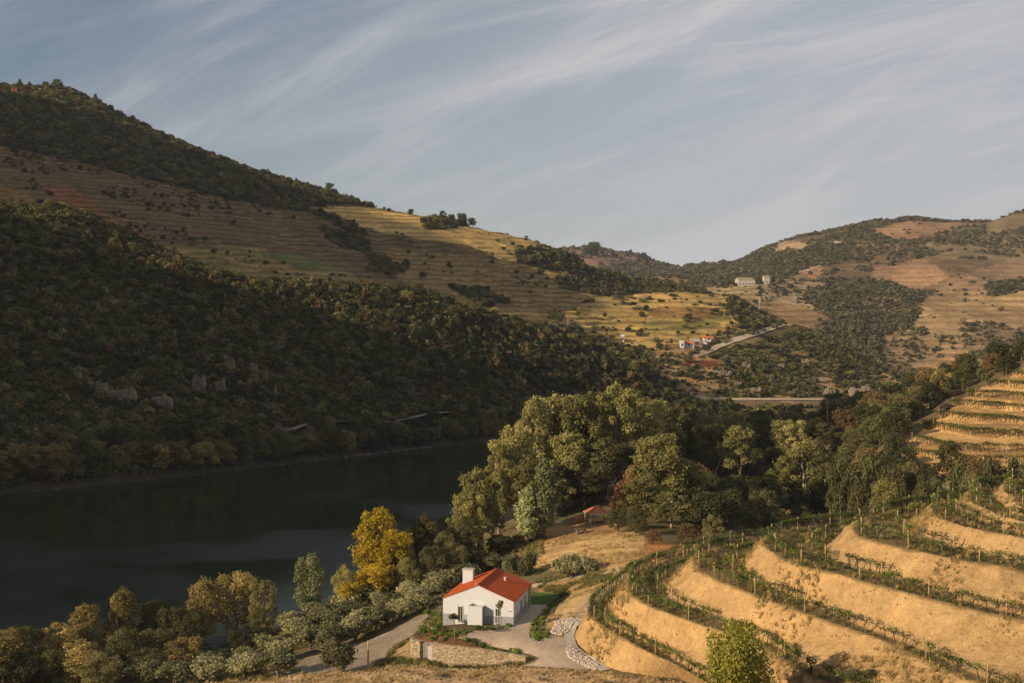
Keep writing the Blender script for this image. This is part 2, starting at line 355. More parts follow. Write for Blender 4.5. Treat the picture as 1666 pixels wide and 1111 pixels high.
# hillside on the far bank (front)
FLc = [(-700,130,395),(-300,(230),425),(0,330,440),(90,350,442),(200,388,446),(300,420,446),(400,443,446),(500,462,456),(650,478,470),(720,490,478),(800,508,492),(900,542,500),(1000,582,505),(1060,612,505),(1110,642,505),(1190,675,515)]
def zc(px): k = np.array(FLc, float); return CAMZ-(np.interp(px, k[:, 0], k[:, 1])-HY)/F*np.interp(px, k[:, 0], k[:, 2])
shore = [(-700,215),(-300,255),(0,281),(130,293),(300,314),(450,338),(600,364),(700,385),(800,404),(900,430),(1000,450),(1100,470),(1190,490)]
def sh(px): return np.interp(px, [s[0] for s in shore], [s[1] for s in shore])
fr_, mid_, low_, bk_, bk2_ = [], [], [], [], []
for px, py, D in FLc:
    s0 = sh(px); z = zc(px)
    fr_.append((px, min(9.3, z*.6), s0+17)); mid_.append((px, z*.62, s0+(D-s0)*.56)); low_.append((px, z*.30, s0+17+(D-s0-17)*.22))
    bk_.append((px, z-7, D+26)); bk2_.append((px, z-20, D+70))
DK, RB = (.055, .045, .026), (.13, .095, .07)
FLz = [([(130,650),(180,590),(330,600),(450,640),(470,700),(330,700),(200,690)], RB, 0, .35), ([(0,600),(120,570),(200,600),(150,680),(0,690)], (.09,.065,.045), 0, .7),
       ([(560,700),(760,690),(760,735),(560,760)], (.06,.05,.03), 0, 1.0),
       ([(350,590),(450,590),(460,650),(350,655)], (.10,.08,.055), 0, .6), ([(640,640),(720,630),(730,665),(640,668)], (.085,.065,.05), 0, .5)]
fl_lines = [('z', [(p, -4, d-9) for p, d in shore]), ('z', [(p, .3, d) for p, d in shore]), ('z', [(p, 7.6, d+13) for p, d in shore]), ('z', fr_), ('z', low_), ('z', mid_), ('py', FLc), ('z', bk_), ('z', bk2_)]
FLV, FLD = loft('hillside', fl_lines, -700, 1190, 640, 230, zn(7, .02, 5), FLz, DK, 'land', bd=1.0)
# mountain behind it with vineyards, dark wood on top and the sunlit shoulder
up = lambda D: D+62
M2a = [(-700,150,480),(-300,215,500),(0,322,510),(200,380,512),(400,436,512),(500,458,516),(650,474,532),(800,505,560),(900,516,590),(960,518,612),(1050,520,640),(1160,540,690),(1250,640,700)]
M2b = [(-700,100,600),(0,238,612),(150,265,614),(300,310,612),(400,345,614),(500,375,622),(600,400,628),(700,420,636),(800,440,648),(900,462,668),(1000,478,692),(1100,482,715),(1160,500,725),(1250,620,735)]
M2c = [(-700,-20,760),(-300,80,750),(0,141,740),(90,150,735),(200,197,725),(300,237,715),(420,283,700),(520,312,692),(600,337,688),(680,352,690),(760,367,695),(830,381,705),(870,392,710),(900,404,715),(960,431,728),(1030,452,750),(1100,464,770),(1160,482,775),(1250,620,790)]
wood_top = [(-999,225),(0,236),(60,250),(150,268),(230,288),(300,306),(370,324),(440,338),(500,345),(560,372),(600,392),(596,380),(560,352),(520,334),(560,330),(600,340),(610,320),(300,150),(-999,-400)]
SOIL, LIT_GOLD = (.175,.115,.055), (.52,.345,.125)  # shoulder gold is brightened in the colour itself to read as sunlit
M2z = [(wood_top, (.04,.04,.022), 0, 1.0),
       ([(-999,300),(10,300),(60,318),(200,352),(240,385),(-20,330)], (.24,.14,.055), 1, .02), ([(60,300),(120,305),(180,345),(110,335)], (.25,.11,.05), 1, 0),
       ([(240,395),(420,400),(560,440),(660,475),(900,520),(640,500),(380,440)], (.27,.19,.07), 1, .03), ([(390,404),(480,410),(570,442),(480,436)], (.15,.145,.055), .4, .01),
       ([(500,335),(600,335),(700,350),(840,378),(900,405),(1000,450),(1000,520),(930,490),(860,440),(760,400),(640,380),(560,360)], LIT_GOLD, 1, .025),
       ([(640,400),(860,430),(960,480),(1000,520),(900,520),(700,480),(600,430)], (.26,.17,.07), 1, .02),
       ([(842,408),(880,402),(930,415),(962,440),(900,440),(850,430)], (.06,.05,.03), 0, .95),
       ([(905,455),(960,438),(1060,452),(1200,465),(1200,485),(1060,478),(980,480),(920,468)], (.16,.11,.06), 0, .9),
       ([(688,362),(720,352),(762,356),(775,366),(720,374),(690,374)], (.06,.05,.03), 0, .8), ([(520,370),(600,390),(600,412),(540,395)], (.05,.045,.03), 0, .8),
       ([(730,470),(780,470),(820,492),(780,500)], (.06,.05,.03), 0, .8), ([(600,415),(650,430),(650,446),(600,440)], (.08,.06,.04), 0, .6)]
m2_lines = [('py', [(p, y+45, D-45) for p, y, D in M2a]), ('py', M2a), ('py', M2b), ('py', M2c), ('py', [(p, y+2, D+30) for p, y, D in M2c]), ('py', [(p, y+60, D+150) for p, y, D in M2c])]
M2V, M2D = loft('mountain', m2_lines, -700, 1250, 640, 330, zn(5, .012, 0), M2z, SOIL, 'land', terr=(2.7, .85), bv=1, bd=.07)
# low hill in the middle: farm, sunlit dome, rocky scrub, railway terrace
MHc = [(880,530,560),(930,500,625),(1000,482,668),(1060,474,688),(1100,473,692),(1160,478,692),(1190,486,690),(1240,512,672),(1300,534,652),(1350,556,636),(1400,583,622),(1450,612,602),(1500,640,585),(1560,668,570)]
MHs = [(880,425),(1000,449),(1100,468),(1200,482),(1300,494),(1400,508),(1560,530)]
gd, dk2 = (.44,.29,.10), (.19,.125,.06)
MHz = [([(880,470),(1110,465),(1200,480),(1215,520),(1120,560),(1060,570),(1000,560),(930,540)], gd, 1, .03),
       ([(1040,500),(1180,500),(1180,518),(1060,515)], (.26,.15,.055), 1, .05), ([(1030,520),(1190,516),(1160,535),(1060,535)], (.27,.21,.065), 1, .03),
       ([(880,530),(930,530),(1000,562),(1060,585),(1100,620),(1120,652),(1000,640),(900,560)], (.12,.09,.05), 0, 1.0),
       ([(1040,570),(1110,570),(1160,580),(1200,600),(1160,650),(1110,650),(1075,610)], (.33,.21,.10), .6, .28),
       ([(1110,584),(1170,583),(1175,595),(1105,598)], (.17,.06,.03), .5, 0),
       ([(1185,478),(1230,490),(1300,525),(1420,580),(1480,620),(1400,600),(1290,560),(1230,548),(1195,520)], (.09,.07,.035), 0, 1.0),
       ([(1120,562),(1200,552),(1300,565),(1380,590),(1430,640),(1400,668),(1150,668),(1160,640),(1200,610),(1190,590)], (.20,.135,.065), .5, .62),
       ([(1310,610),(1350,608),(1370,640),(1300,642)], (.36,.24,.12), 1, .2)]
mh_lines = [('z', [(p, -4, d-9) for p, d in MHs]), ('z', [(p, .3, d) for p, d in MHs]), ('py', [(880,656,500),(1560,656,528)]), ('py', [(880,652,506),(1560,653,534)]),
            ('py', [(880,590,520),(1000,600,535),(1100,602,545),(1250,607,560),(1400,632,572),(1560,672,560)]),
            ('py', [(880,556,540),(1000,560,572),(1100,557,585),(1200,556,600),(1300,567,612),(1400,603,605),(1560,670,565)]),
            ('py', MHc), ('py', [(p, y+4, D+22) for p, y, D in MHc]), ('py', [(p, y+40, D+70) for p, y, D in MHc])]
MHV, MHD = loft('low_hill', mh_lines, 880, 1560, 420, 300, zn(3.2, .03, 2), MHz, (.2,.14,.07), 'land', terr=(2.6, .8), bd=.3)
# big sunlit mountain on the right and the red hill far behind
M4sky = [(1060,450,1500),(1190,431,1400),(1250,402,1350),(1300,385,1330),(1370,372,1330),(1440,357,1320),(1480,356,1320),(1540,362,1330),(1600,362,1330),(1640,352,1300),(1666,345,1300),(1900,300,1300),(2200,270,1300)]
br, tn, ds = (.165,.11,.06), (.38,.25,.115), (.12,.085,.05)
M4z = [([(1150,430),(1500,350),(1560,365),(1500,400),(1380,390),(1380,420),(1250,455),(1150,470)], ds, 0, .85),
       ([(1415,375),(1480,360),(1600,362),(1560,385),(1450,392)], (.27,.155,.085), .3, .05),
       ([(1560,372),(1640,352),(1700,345),(1700,430),(1600,430),(1480,410)], (.15,.12,.065), 0, .7),
       ([(1230,455),(1330,440),(1340,465),(1240,470)], (.22,.18,.08), 1, .05), ([(1285,438),(1335,430),(1335,444),(1285,446)], (.34,.2,.11), .5, .05),
       ([(1150,470),(1240,465),(1250,495),(1190,500)], (.31,.24,.12), .7, .06), ([(1255,395),(1300,392),(1320,405),(1260,408)], (.36,.26,.15), 0, .1), ([(1340,393),(1375,394),(1376,399),(1345,399)], (.5,.4,.27), 0, .0),
       ([(1415,430),(1510,420),(1550,450),(1480,475),(1425,460)], (.30,.175,.10), .5, .10), ([(1505,480),(1600,430),(1700,400),(1700,470),(1560,500)], (.26,.17,.10), .4, .06),
       ([(1470,505),(1530,470),(1700,470),(1700,540),(1560,530),(1460,540)], tn, .6, .03), ([(1235,495),(1310,490),(1350,520),(1290,540)], (.32,.20,.09), .8, .02),
       ([(1235,460),(1340,455),(1350,500),(1240,490)], (.30,.23,.15), 0, .45), ([(1310,475),(1440,455),(1500,480),(1480,530),(1400,540),(1320,500)], (.10,.085,.045), 0, .95),
       ([(1340,520),(1470,530),(1420,620),(1300,580)], (.13,.10,.055), 0, .9), ([(1430,540),(1600,525),(1700,540),(1700,600),(1560,600),(1440,620)], (.27,.18,.095), .5, .4),
       ([(1480,590),(1560,560),(1590,570),(1560,620),(1500,625)], (.36,.23,.12), 1, .08), ([(1610,460),(1666,452),(1666,475),(1615,480)], (.09,.09,.045), 0, .9)]
m4_lines = [('py', [(1060,600,660),(1300,640,680),(1450,650,690),(2200,640,650)]),
            ('py', [(1060,522,800),(1200,540,760),(1300,570,740),(1400,600,730),(1500,618,722),(1560,605,725),(1700,590,740),(2200,560,740)]),
            ('py', [(1060,480,950),(1200,492,900),(1300,505,880),(1400,515,870),(1500,522,850),(1600,520,850),(2200,500,850)]),
            ('py', [(1060,462,1200),(1200,452,1120),(1300,440,1100),(1400,432,1100),(1500,430,1080),(1600,430,1060),(2200,400,1060)]),
            ('py', M4sky), ('py', [(p, y+3, D+60) for p, y, D in M4sky]), ('py', [(p, y+50, D+300) for p, y, D in M4sky])]
def zn4(V):
    a = np.clip((V[..., 1]-680)/200, 0, 1); b = np.clip((1310-V[..., 1])/160, .12, 1)
    k = 14*fbm(V[..., 0]*.006+3, V[..., 1]*.006, .3, 5)-26*np.abs(fbm(V[..., 0]*.0045+9+V[..., 1]*.002, V[..., 1]*.003, 5.3, 3))+6
    return k*a*b
M4z = [(q_, tuple(.72*x+.28*y for x, y in zip(cc, (.26, .17, .09))), v_, d_) for q_, cc, v_, d_ in M4z]
M4V, M4D = loft('sunlit_mountain', m4_lines, 1060, 2200, 440, 330, zn4, M4z, br, 'farland', terr=(4, .5), a=9, s=.012, bv=.3, bd=.5)
M3 = [(860,425,1900),(890,412,1900),(920,408,1900),(960,405,1900),(1000,411,1900),(1040,417,1900),(1080,431,1900),(1110,438,1900),(1150,432,1900),(1190,431,1900),(1280,445,1900)]
M3z = [([(1040,425),(1120,440),(1090,455),(960,440),(1000,430)], (.16,.13,.10), 0, .6), ([(950,400),(975,400),(980,415),(950,418)], (.1,.1,.08), 0, .5), ([(1120,432),(1170,436),(1170,450),(1100,450)], (.13,.11,.08), 0, .6)]
M3V, M3D = loft('red_hill', [('py', [(860,500,1300),(1280,500,1300)]), ('py', [(860,455,1500),(1280,462,1500)]), ('py', M3), ('py', [(p, y+40, D+300) for p, y, D in M3])], 860, 1280, 160, 90, zn(6, .006, 0), M3z, (.24,.14,.10), 'farland', a=8, s=.008, bv=.3, bd=.12)
# right-hand hill: wooded ravine flank and its own small terraces
RHz = [([(1478,722),(1500,700),(1530,680),(1560,655),(1600,630),(1640,610),(1700,580),(2100,560),(2100,820),(1560,775),(1500,762),(1480,745)], (.56,.335,.135), 1, 0)]
rh_lines = [('z', [(1080,-4,450),(2100,-4,470)]), ('z', [(1080,3,410),(1500,6,420),(2100,10,430)]),
            ('py', [(1080,706,350),(1150,700,345),(1300,692,345),(1400,664,335),(1480,630,325),(1580,600,300),(1666,568,290),(2100,430,290)]),
            ('py', [(1080,712,330),(1200,704,320),(1350,684,300),(1420,684,262),(1480,705,240),(1560,650,256),(1640,600,268),(1700,575,268),(2100,440,262)]),
            ('py', [(1080,722,305),(1200,716,300),(1350,712,280),(1420,720,245),(1480,728,228),(1560,700,232),(1640,660,244),(1700,645,240),(2100,560,230)]),
            ('z', [(1080,6,280),(1200,7,270),(1350,11,255),(1480,15.2,222),(1560,14.8,205),(1666,14.8,205),(2100,18,200)]),
            ('z', [(1080,4,250),(1200,4,235),(1350,4,212),(1500,5,180),(1666,7,165),(2100,9,150)])]
RHV, RHD = loft('right_hill', rh_lines[::-1], 1080, 2100, 400, 240, zn(2.0, .04, 0), RHz, (.13,.095,.05), 'land', terr=(1.9, .9), a=3, s=.08, bd=.3)
# near ground (thin-plate surface through surveyed points)
cp = [G(353,1056,0),G(500,1002,0),G(600,962,0),G(690,915,0),G(770,872,0),Z(830,0,290),Z(900,0,330),Z(1000,0,372),Z(1200,0,420),Z(1500,0,455),(-60,125,0),(-74,95,0),(-85,40,0),
      (-47,165,-4),(-40,183,-4),(-33,205,-4),(-20,250,-4),(-14,310,-4),(20,390,-4),(-82,140,-5),(-105,90,-6),(-110,40,-6),(-110,200,-8),(-70,260,-8),(-40,340,-8),(40,440,-5),(150,490,-5),
      G(640,1035,4.7),G(600,1075,4.5),G(690,1003,5.6),G(520,1085,4.1),G(450,1105,3.6),G(560,1020,2.5),G(480,1055,2.2),G(400,1090,1.8),G(620,985,2.6),G(700,940,3.2),G(760,905,4.2),
      G(834,1018,6.9),G(861,985,6.9),G(724,1020,6.7),(-5.5,143.5,6.7),(2,145,6.9),G(900,1075,6.9),G(960,1088,6.9),G(930,1040,6.9),G(890,990,6.9),G(912,970,7.0),G(780,1040,6.9),G(700,1030,6.8),G(850,1056,6.9),G(740,1040,6.9),
      G(668,1064,5.5),G(740,1077,5.4),G(800,1082,5.6),G(866,1084,6.6),G(700,1093,5.7),G(600,1092,4.8),G(850,1096,6.7),G(700,1111,6.9),G(500,1111,4.9),G(900,1111,7.4),G(1050,1111,7.8),G(402,1111,3.6),
      (0,80,13),(30,78,12),(-30,80,10),(0,50,20),(30,50,24),(-40,50,13),(0,20,27),(60,20,33),(-60,30,12),(-50,92,4.5),G(936,1036,6.9),G(1000,1090,7.2),G(1110,1106,7.5),
      G(960,960,9.0),G(925,985,8.3),G(1000,950,9.8),G(1020,932,10.2),G(905,1005,7.5),G(900,900,7.8),G(1000,880,9),G(1045,915,10),G(950,850,8.6),G(880,935,7),G(1060,880,9.5),G(810,925,5.5),G(860,870,7.0),G(820,890,5.6),
      Z(900,8,215),Z(1000,9,230),Z(1100,8,240),Z(1000,6,280),Z(1100,4,320),Z(900,5,270),Z(850,4,235),(20,150,9),(30,165,8),(50,180,6),(80,190,6),(45,140,9),(70,150,10),(100,160,10),(60,110,10),(100,100,14),(60,80,10),(100,60,16),(150,120,16),
      (45,95,9),(35,115,9),(170,60,26),(140,200,4),(200,250,0),(120,300,-2),(200,350,-3)]
cp = np.array([tuple(c) for c in cp])
def tps(c, q):
    def U(r2): return np.where(r2 > 0, r2*np.log(np.maximum(r2, 1e-9)), 0)
    n = len(c); s = 100.0; x = c[:, :2]/s; K = U(((x[:, None]-x[None])**2).sum(-1))+np.eye(n)*2e-4; Pm = np.c_[np.ones(n), x]
    A = np.block([[K, Pm], [Pm.T, np.zeros((3, 3))]]); w = np.linalg.solve(A, np.r_[c[:, 2], 0, 0, 0]); r = []
    for i in range(0, len(q), 20000):
        y = q[i:i+20000]/s; r.append(U(((y[:, None]-x[None])**2).sum(-1))@w[:n]+w[n]+y@w[n+1:])
    return np.concatenate(r)
gx = np.concatenate([np.arange(-150, -66, 2.), np.arange(-66, 46, .5), np.arange(46, 240, 2.)])
gy = np.concatenate([np.arange(4, 96, 2.), np.arange(96, 200, .5), np.arange(200, 500, 2.5)])
GX, GY = np.meshgrid(gx, gy, indexing='ij'); q = np.c_[GX.ravel(), GY.ravel()]
GZ = np.clip(tps(cp, q).reshape(GX.shape), -9, 34)
GZ = np.minimum(GZ, CAMZ-.31*GY+np.where(GY > 100, 99, 0)-1)
GVV = np.stack([GX, GY, GZ], -1); gpx, gpy = proj(GVV)
rough = np.full(GX.shape, .10); rough[inpoly(gpx, gpy, [(300,1111),(520,1092),(600,1086),(700,1082),(860,1088),(960,1094),(1120,1112),(1200,1400),(200,1400)])] = .42
plat = [(664,1040),(720,1005),(725,985),(770,965),(865,958),(915,962),(895,1000),(925,1030),(985,1085),(960,1090),(850,1086),(858,1066),(780,1054),(705,1047)]
rough[inpoly(gpx, gpy, plat)] = .02
rough[inpoly(gpx, gpy, [(470,1100),(500,1060),(600,1035),(690,990),(705,1010),(640,1060),(610,1090)])] = .03
rough[inpoly(gpx, gpy, [(885,1012),(900,985),(960,940),(1040,910),(1030,960),(960,1000),(930,1025)])] = .28
GZ = GZ+rough*(1.5*fbm(GX*.55, GY*.55, .4, 4)+.9*np.abs(fbm(GX*1.3, GY*1.3, 4.4, 2)))*np.where(GZ > -1, 1, 0)
GVV[..., 2] = GZ
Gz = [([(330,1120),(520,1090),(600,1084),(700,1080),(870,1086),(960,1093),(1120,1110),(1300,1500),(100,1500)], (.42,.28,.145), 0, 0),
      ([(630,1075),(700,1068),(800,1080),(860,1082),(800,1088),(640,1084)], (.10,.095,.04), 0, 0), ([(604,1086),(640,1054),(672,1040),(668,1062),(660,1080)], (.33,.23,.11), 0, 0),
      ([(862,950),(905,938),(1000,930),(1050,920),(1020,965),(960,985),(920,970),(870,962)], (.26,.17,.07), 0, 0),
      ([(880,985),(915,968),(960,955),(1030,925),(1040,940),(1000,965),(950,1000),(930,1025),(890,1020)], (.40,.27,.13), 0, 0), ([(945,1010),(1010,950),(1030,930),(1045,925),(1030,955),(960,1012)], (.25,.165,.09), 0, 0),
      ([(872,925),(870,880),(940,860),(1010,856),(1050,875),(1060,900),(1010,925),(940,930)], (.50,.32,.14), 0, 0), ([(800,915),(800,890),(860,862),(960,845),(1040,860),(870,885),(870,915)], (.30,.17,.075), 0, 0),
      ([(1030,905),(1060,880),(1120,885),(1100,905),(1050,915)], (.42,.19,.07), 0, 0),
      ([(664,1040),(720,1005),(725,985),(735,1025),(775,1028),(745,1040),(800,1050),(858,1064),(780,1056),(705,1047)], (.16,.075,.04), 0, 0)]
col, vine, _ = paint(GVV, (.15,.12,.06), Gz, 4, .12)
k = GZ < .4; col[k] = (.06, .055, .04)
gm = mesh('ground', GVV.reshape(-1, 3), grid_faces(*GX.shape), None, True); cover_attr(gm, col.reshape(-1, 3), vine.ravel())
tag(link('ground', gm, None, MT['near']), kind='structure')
# vineyard terraces on the near spur: bench edges, front -> nose -> back
rows = [
 ([(1125,1095,9.4),(1087,1074,9.5),(1039,1052,9.7),(991,1024,9.9),(957,1000,10)], [(958,988,10),(975,972,10),(1003,950,10),(1050,920,10),(1110,899,10),(1200,877,10)], (24,86,9), (60,176,10)),
 ([(1290,1082,12.2),(1240,1046,12.4),(1185,1028,12.6),(1137,1016,12.7),(1110,1006,12.9),(1052,983,13.1),(1026,966,13.2)], [(1021,950,13.2),(1028,934,13.2),(1044,925,13.2),(1082,914,13.2),(1132,900,13.0)], (38,78,11.5), (52,156,12)),
 ([(1585,1108,14),(1524,1082,14.2),(1469,1053,14.5),(1422,1035,14.8),(1373,1018,15),(1333,1005,15.2),(1284,986,15.5),(1251,977,15.6),(1220,963,15.7),(1165,943,15.9),(1140,928,16)], [(1130,912,16),(1145,899,16),(1170,892,16),(1220,884,15.9)], (52,66,13), (56,146,14.5)),
 ([(1664,1007,17.2),(1615,997,17.4),(1558,983,17.6),(1507,971,17.8),(1455,958,18),(1414,947,18.2),(1365,934,18.4),(1328,926,18.5),(1278,910,18.6)], [(1243,886,18.6),(1259,870,18.6),(1300,860,18.6),(1360,851,18.4)], (60,72,15.5), (62,140,17)),
 ([(1664,928,19.8),(1633,920,20),(1536,906,20.3),(1494,896,20.4),(1453,887,20.6),(1400,872,20.8)], [(1388,856,20.8),(1400,845,20.8),(1430,838,20.7),(1493,825,20.5)], (64,78,18.2), (66,136,19)),
 ([(1651,871,21.8),(1608,863,22),(1572,857,22.1),(1529,842,22.3)], [(1514,826,22.3),(1525,817,22.3),(1551,812,22.2)], (68,82,20.5), (68,130,20.6)),
 ([(1654,846,22.7),(1622,835,22.9),(1585,819,23.1)], [(1574,804,23.2),(1597,794,23.2)], (70,86,21.8), (70,126,22)),
 ([(1660,824,23.5),(1648,812,23.7)], [(1634,794,24.0),(1650,784,24.0)], (72,90,23), (72,122,23))]
NF, NB = 330, 150
def resample(pts, n):
    pts = np.array(pts); d = np.r_[0, np.cumsum(np.linalg.norm(np.diff(pts, axis=0), axis=1))]; return pchip(d, pts, np.linspace(0, d[-1], n))
RL = []
for fr, bk, e0, e1 in rows:
    p = [np.array(e0, float)]+[G(*k) for k in fr]; qk = [G(*k) for k in bk]+[np.array(e1, float)]
    nose = (p[-1]+qk[0])/2
    full = resample(p+qk, 1200); d = np.r_[0, np.cumsum(np.linalg.norm(np.diff(full, axis=0), axis=1))]
    dn = d[np.argmin(np.linalg.norm(full-nose, axis=1))]
    # smooth with a moving average so corners round off
    kern = np.ones(41)/41; sm = np.stack([np.convolve(np.pad(full[:, i], 20, mode='edge'), kern, 'valid') for i in range(3)], 1)
    ii = np.r_[np.linspace(0, dn, NF, endpoint=False), np.linspace(dn, d[-1], NB)]
    RL.append(np.stack([np.interp(ii, d, sm[:, j]) for j in range(3)], 1))
foot = resample([(22,80,6),G(1112,1108,7.3),G(1040,1100,7.2),G(981,1084,7.1),G(950,1060,7),G(936,1037,7),G(944,1016,7.4)], NF); footb = resample([G(946,1010,7.6),G(968,984,8.6),G(995,962,9.2),G(1015,944,9.7),G(1060,912,9.4),G(1110,890,9),(60,186,7)], NB)
top1 = RL[-1]+np.array([7, 2, .6]); top2 = RL[-1]+np.array([40, 4, 4.0]); top1[NF:, 2] -= np.linspace(0, 1, NB); 
lines = [np.r_[foot, footb]]+RL+[top1, top2]
VV = []; kindv = []; BEN = []
for i in range(len(lines)-1):
    a, b = lines[i], lines[i+1]; s = np.linalg.norm((b-a)[:, :2], axis=1); dz = b[:, 2]-a[:, 2]
    if i == 0: bf = np.full(len(a), .04)
    else: bf = np.clip(1-1.12*np.maximum(dz, .3)/np.maximum(s, .1), .2, .72)
    wf = np.clip((NF-75-np.arange(len(a)))/45, 0, 1)
    if i > 0: bf = bf*(1-wf)+np.clip(1.5/np.maximum(s, .1), .15, .5)*wf
    kern = np.ones(25)/25; bf = np.convolve(np.pad(bf, 12, mode='edge'), kern, 'valid'); BEN.append(bf*s)
    n_b, n_k = 5, 9
    for j in range(n_b+n_k):
        if j < n_b: t = bf*j/n_b; h = a[:, 2]*1.0-.10*math.sin(math.pi*j/n_b); kd = 1.0
        else:
            w = (j-n_b)/n_k; t = bf+(1-bf)*w; e = w*w*(3-2*w)*.35+w*.65; h = a[:, 2]*(1-e)+b[:, 2]*e; kd = 0.0
        p = a*(1-t)[:, None]+b*t[:, None]; p[:, 2] = h; VV.append(p); kindv.append(np.full(len(a), kd if i > 0 else 0.0))
VV.append(lines[-1]); kindv.append(np.zeros(len(top1)))
TV = np.array(VV).transpose(1, 0, 2); KV = np.array(kindv).T
nzz = fbm(TV[..., 0]*.45, TV[..., 1]*.45, TV[..., 2]*.45, 4)
ero = fbm(TV[..., 0]*1.4, TV[..., 1]*1.4, TV[..., 2]*.5, 3)
TV[..., 2] += np.where(KV > .5, .10, .40)*nzz+.24*ero*(KV < .5); TV[..., 0] += .30*fbm(TV[..., 0]*.4+7, TV[..., 1]*.4, 2.2, 3)*(KV < .5)
tcv = np.where(KV[..., None] > .5, np.array((.19,.135,.062)), np.array((.50,.32,.145)))
xx = fbm(TV[..., 0]*.12, TV[..., 1]*.12, TV[..., 2]*.1, 3); tcv = np.where(((KV > .5) & (xx > .15))[..., None], np.array((.27,.19,.09)), tcv)
tm = mesh('vineyard_hill', TV.reshape(-1, 3), grid_faces(TV.shape[0], TV.shape[1]), None, True); cover_attr(tm, tcv.reshape(-1, 3), np.zeros(KV.size))
tag(link('vineyard_hill', tm, None, MT['bank']), kind='structure')
LAND += [GVV, TV]
# unseen mountain to the left whose long shadow lies over the river and the far bank
te = math.tan(SUN_EL); ev = np.array([math.cos(SUN_AZ), math.sin(SUN_AZ)]); cv_ = np.array([-ev[1], ev[0]])
# shadow line surveyed on the land: (across, along, height of the sight line to the crest) in a frame turned 35 degrees
SHL = [(150,60,0),(178,120,45),(186,140,95),(192,150,126),(260,180,128),(330,225,127),(375,305,122),(405,250,119),(430,180,117),(452,130,118),(467,100,117),(484,398,205),(500,400,214),(520,400,221),(545,385,227),(575,345,228),(600,316,227),(680,250,238),(760,186,238),(900,150,243)]
HC = []
e35 = np.array([math.cos(R(35)), math.sin(R(35))]); c35 = np.array([-e35[1], e35[0]])
for cc_, tt_, hh_ in SHL:
    q_ = e35*tt_+c35*cc_; HC.append((float(q_@cv_), hh_-.404*tt_+te*float(q_@ev)))
HC.sort()
cs = np.arange(150, 940, 5.); hc = np.interp(cs, [h[0] for h in HC], [h[1] for h in HC]); hc = hc+4*fbm(cs*.06, 0*cs, .2, 3)
t0 = -220
zt = hc-te*t0-te*0; zt[0] = -3
prof = [(-400, -5), (-250, .45), (-120, .8), (-40, .97), (0, 1), (20, .93), (50, .62), (90, .25), (125, -3)]
CV = []
for off, fz in prof:
    w = zt*.0+off; tt = t0+off*np.clip(zt/260, .15, 1)
    CV.append(np.c_[tt[:, None]*ev+cs[:, None]*cv_, np.where(np.full(len(cs), fz) < 0, -5, zt*max(fz, 0))])
CVa = np.array(CV).transpose(1, 0, 2)
cm = mesh('left_mountain', CVa.reshape(-1, 3), grid_faces(*CVa.shape[:2]), None, True); cover_attr(cm, np.tile(np.array(DK)*1.3, (CVa[..., 0].size, 1)), np.zeros(CVa[..., 0].size))
tag(link('left_mountain', cm, None, MT['land']), kind='structure')
# river: a sheet to beyond the bends; lowland: ground out to the horizon
wm = MB().add([(-900,-400,0),(900,-400,0),(900,620,0),(-900,620,0)], [(0,1,2,3)]).build('river', MT['water']); wm['kind'] = 'structure'
lm = MB().add([(-2390,-690,-9.5),(2390,-690,-9.5),(2390,2390,-9.5),(-2390,2390,-9.5)], [(0,1,2,3)]).mesh('lowland')
cover_attr(lm, np.tile(np.array((.1,.08,.05)), (4, 1)), np.zeros(4)); tag(link('lowland', lm, None, MT['farland']), kind='structure')
def bvh(Vs):
    v = []; f = []; n = 0
    for A in Vs:
        nu, nv = A.shape[:2]; v += A.reshape(-1, 3).tolist(); f += (grid_faces(nu, nv)+n).tolist(); n += nu*nv
    return BVHTree.FromPolygons([Vector(a) for a in v], f)
BNEAR = bvh([GVV, TV, RHV]); BFAR = bvh([FLV, M2V, MHV, M4V, M3V])
def zat(x, y):
    r = BNEAR.ray_cast(Vector((x, y, 500)), Vector((0, 0, -1)))[0]; q2 = BFAR.ray_cast(Vector((x, y, 900)), Vector((0, 0, -1)))[0]
    return max(r.z if r else -9, q2.z if q2 else -9)
def hit(px, py):                                   # lay out: where the sight line through a photo point meets the land
    d = Vector(((px-CX)/F, 1, -(py-HY)/F)).normalized(); o = Vector((0, 0, CAMZ)); best = None
    for B in (BNEAR, BFAR):
        r = B.ray_cast(o, d, 5000)[0]
        if r and (best is None or r.y < best.y): best = r
    return best
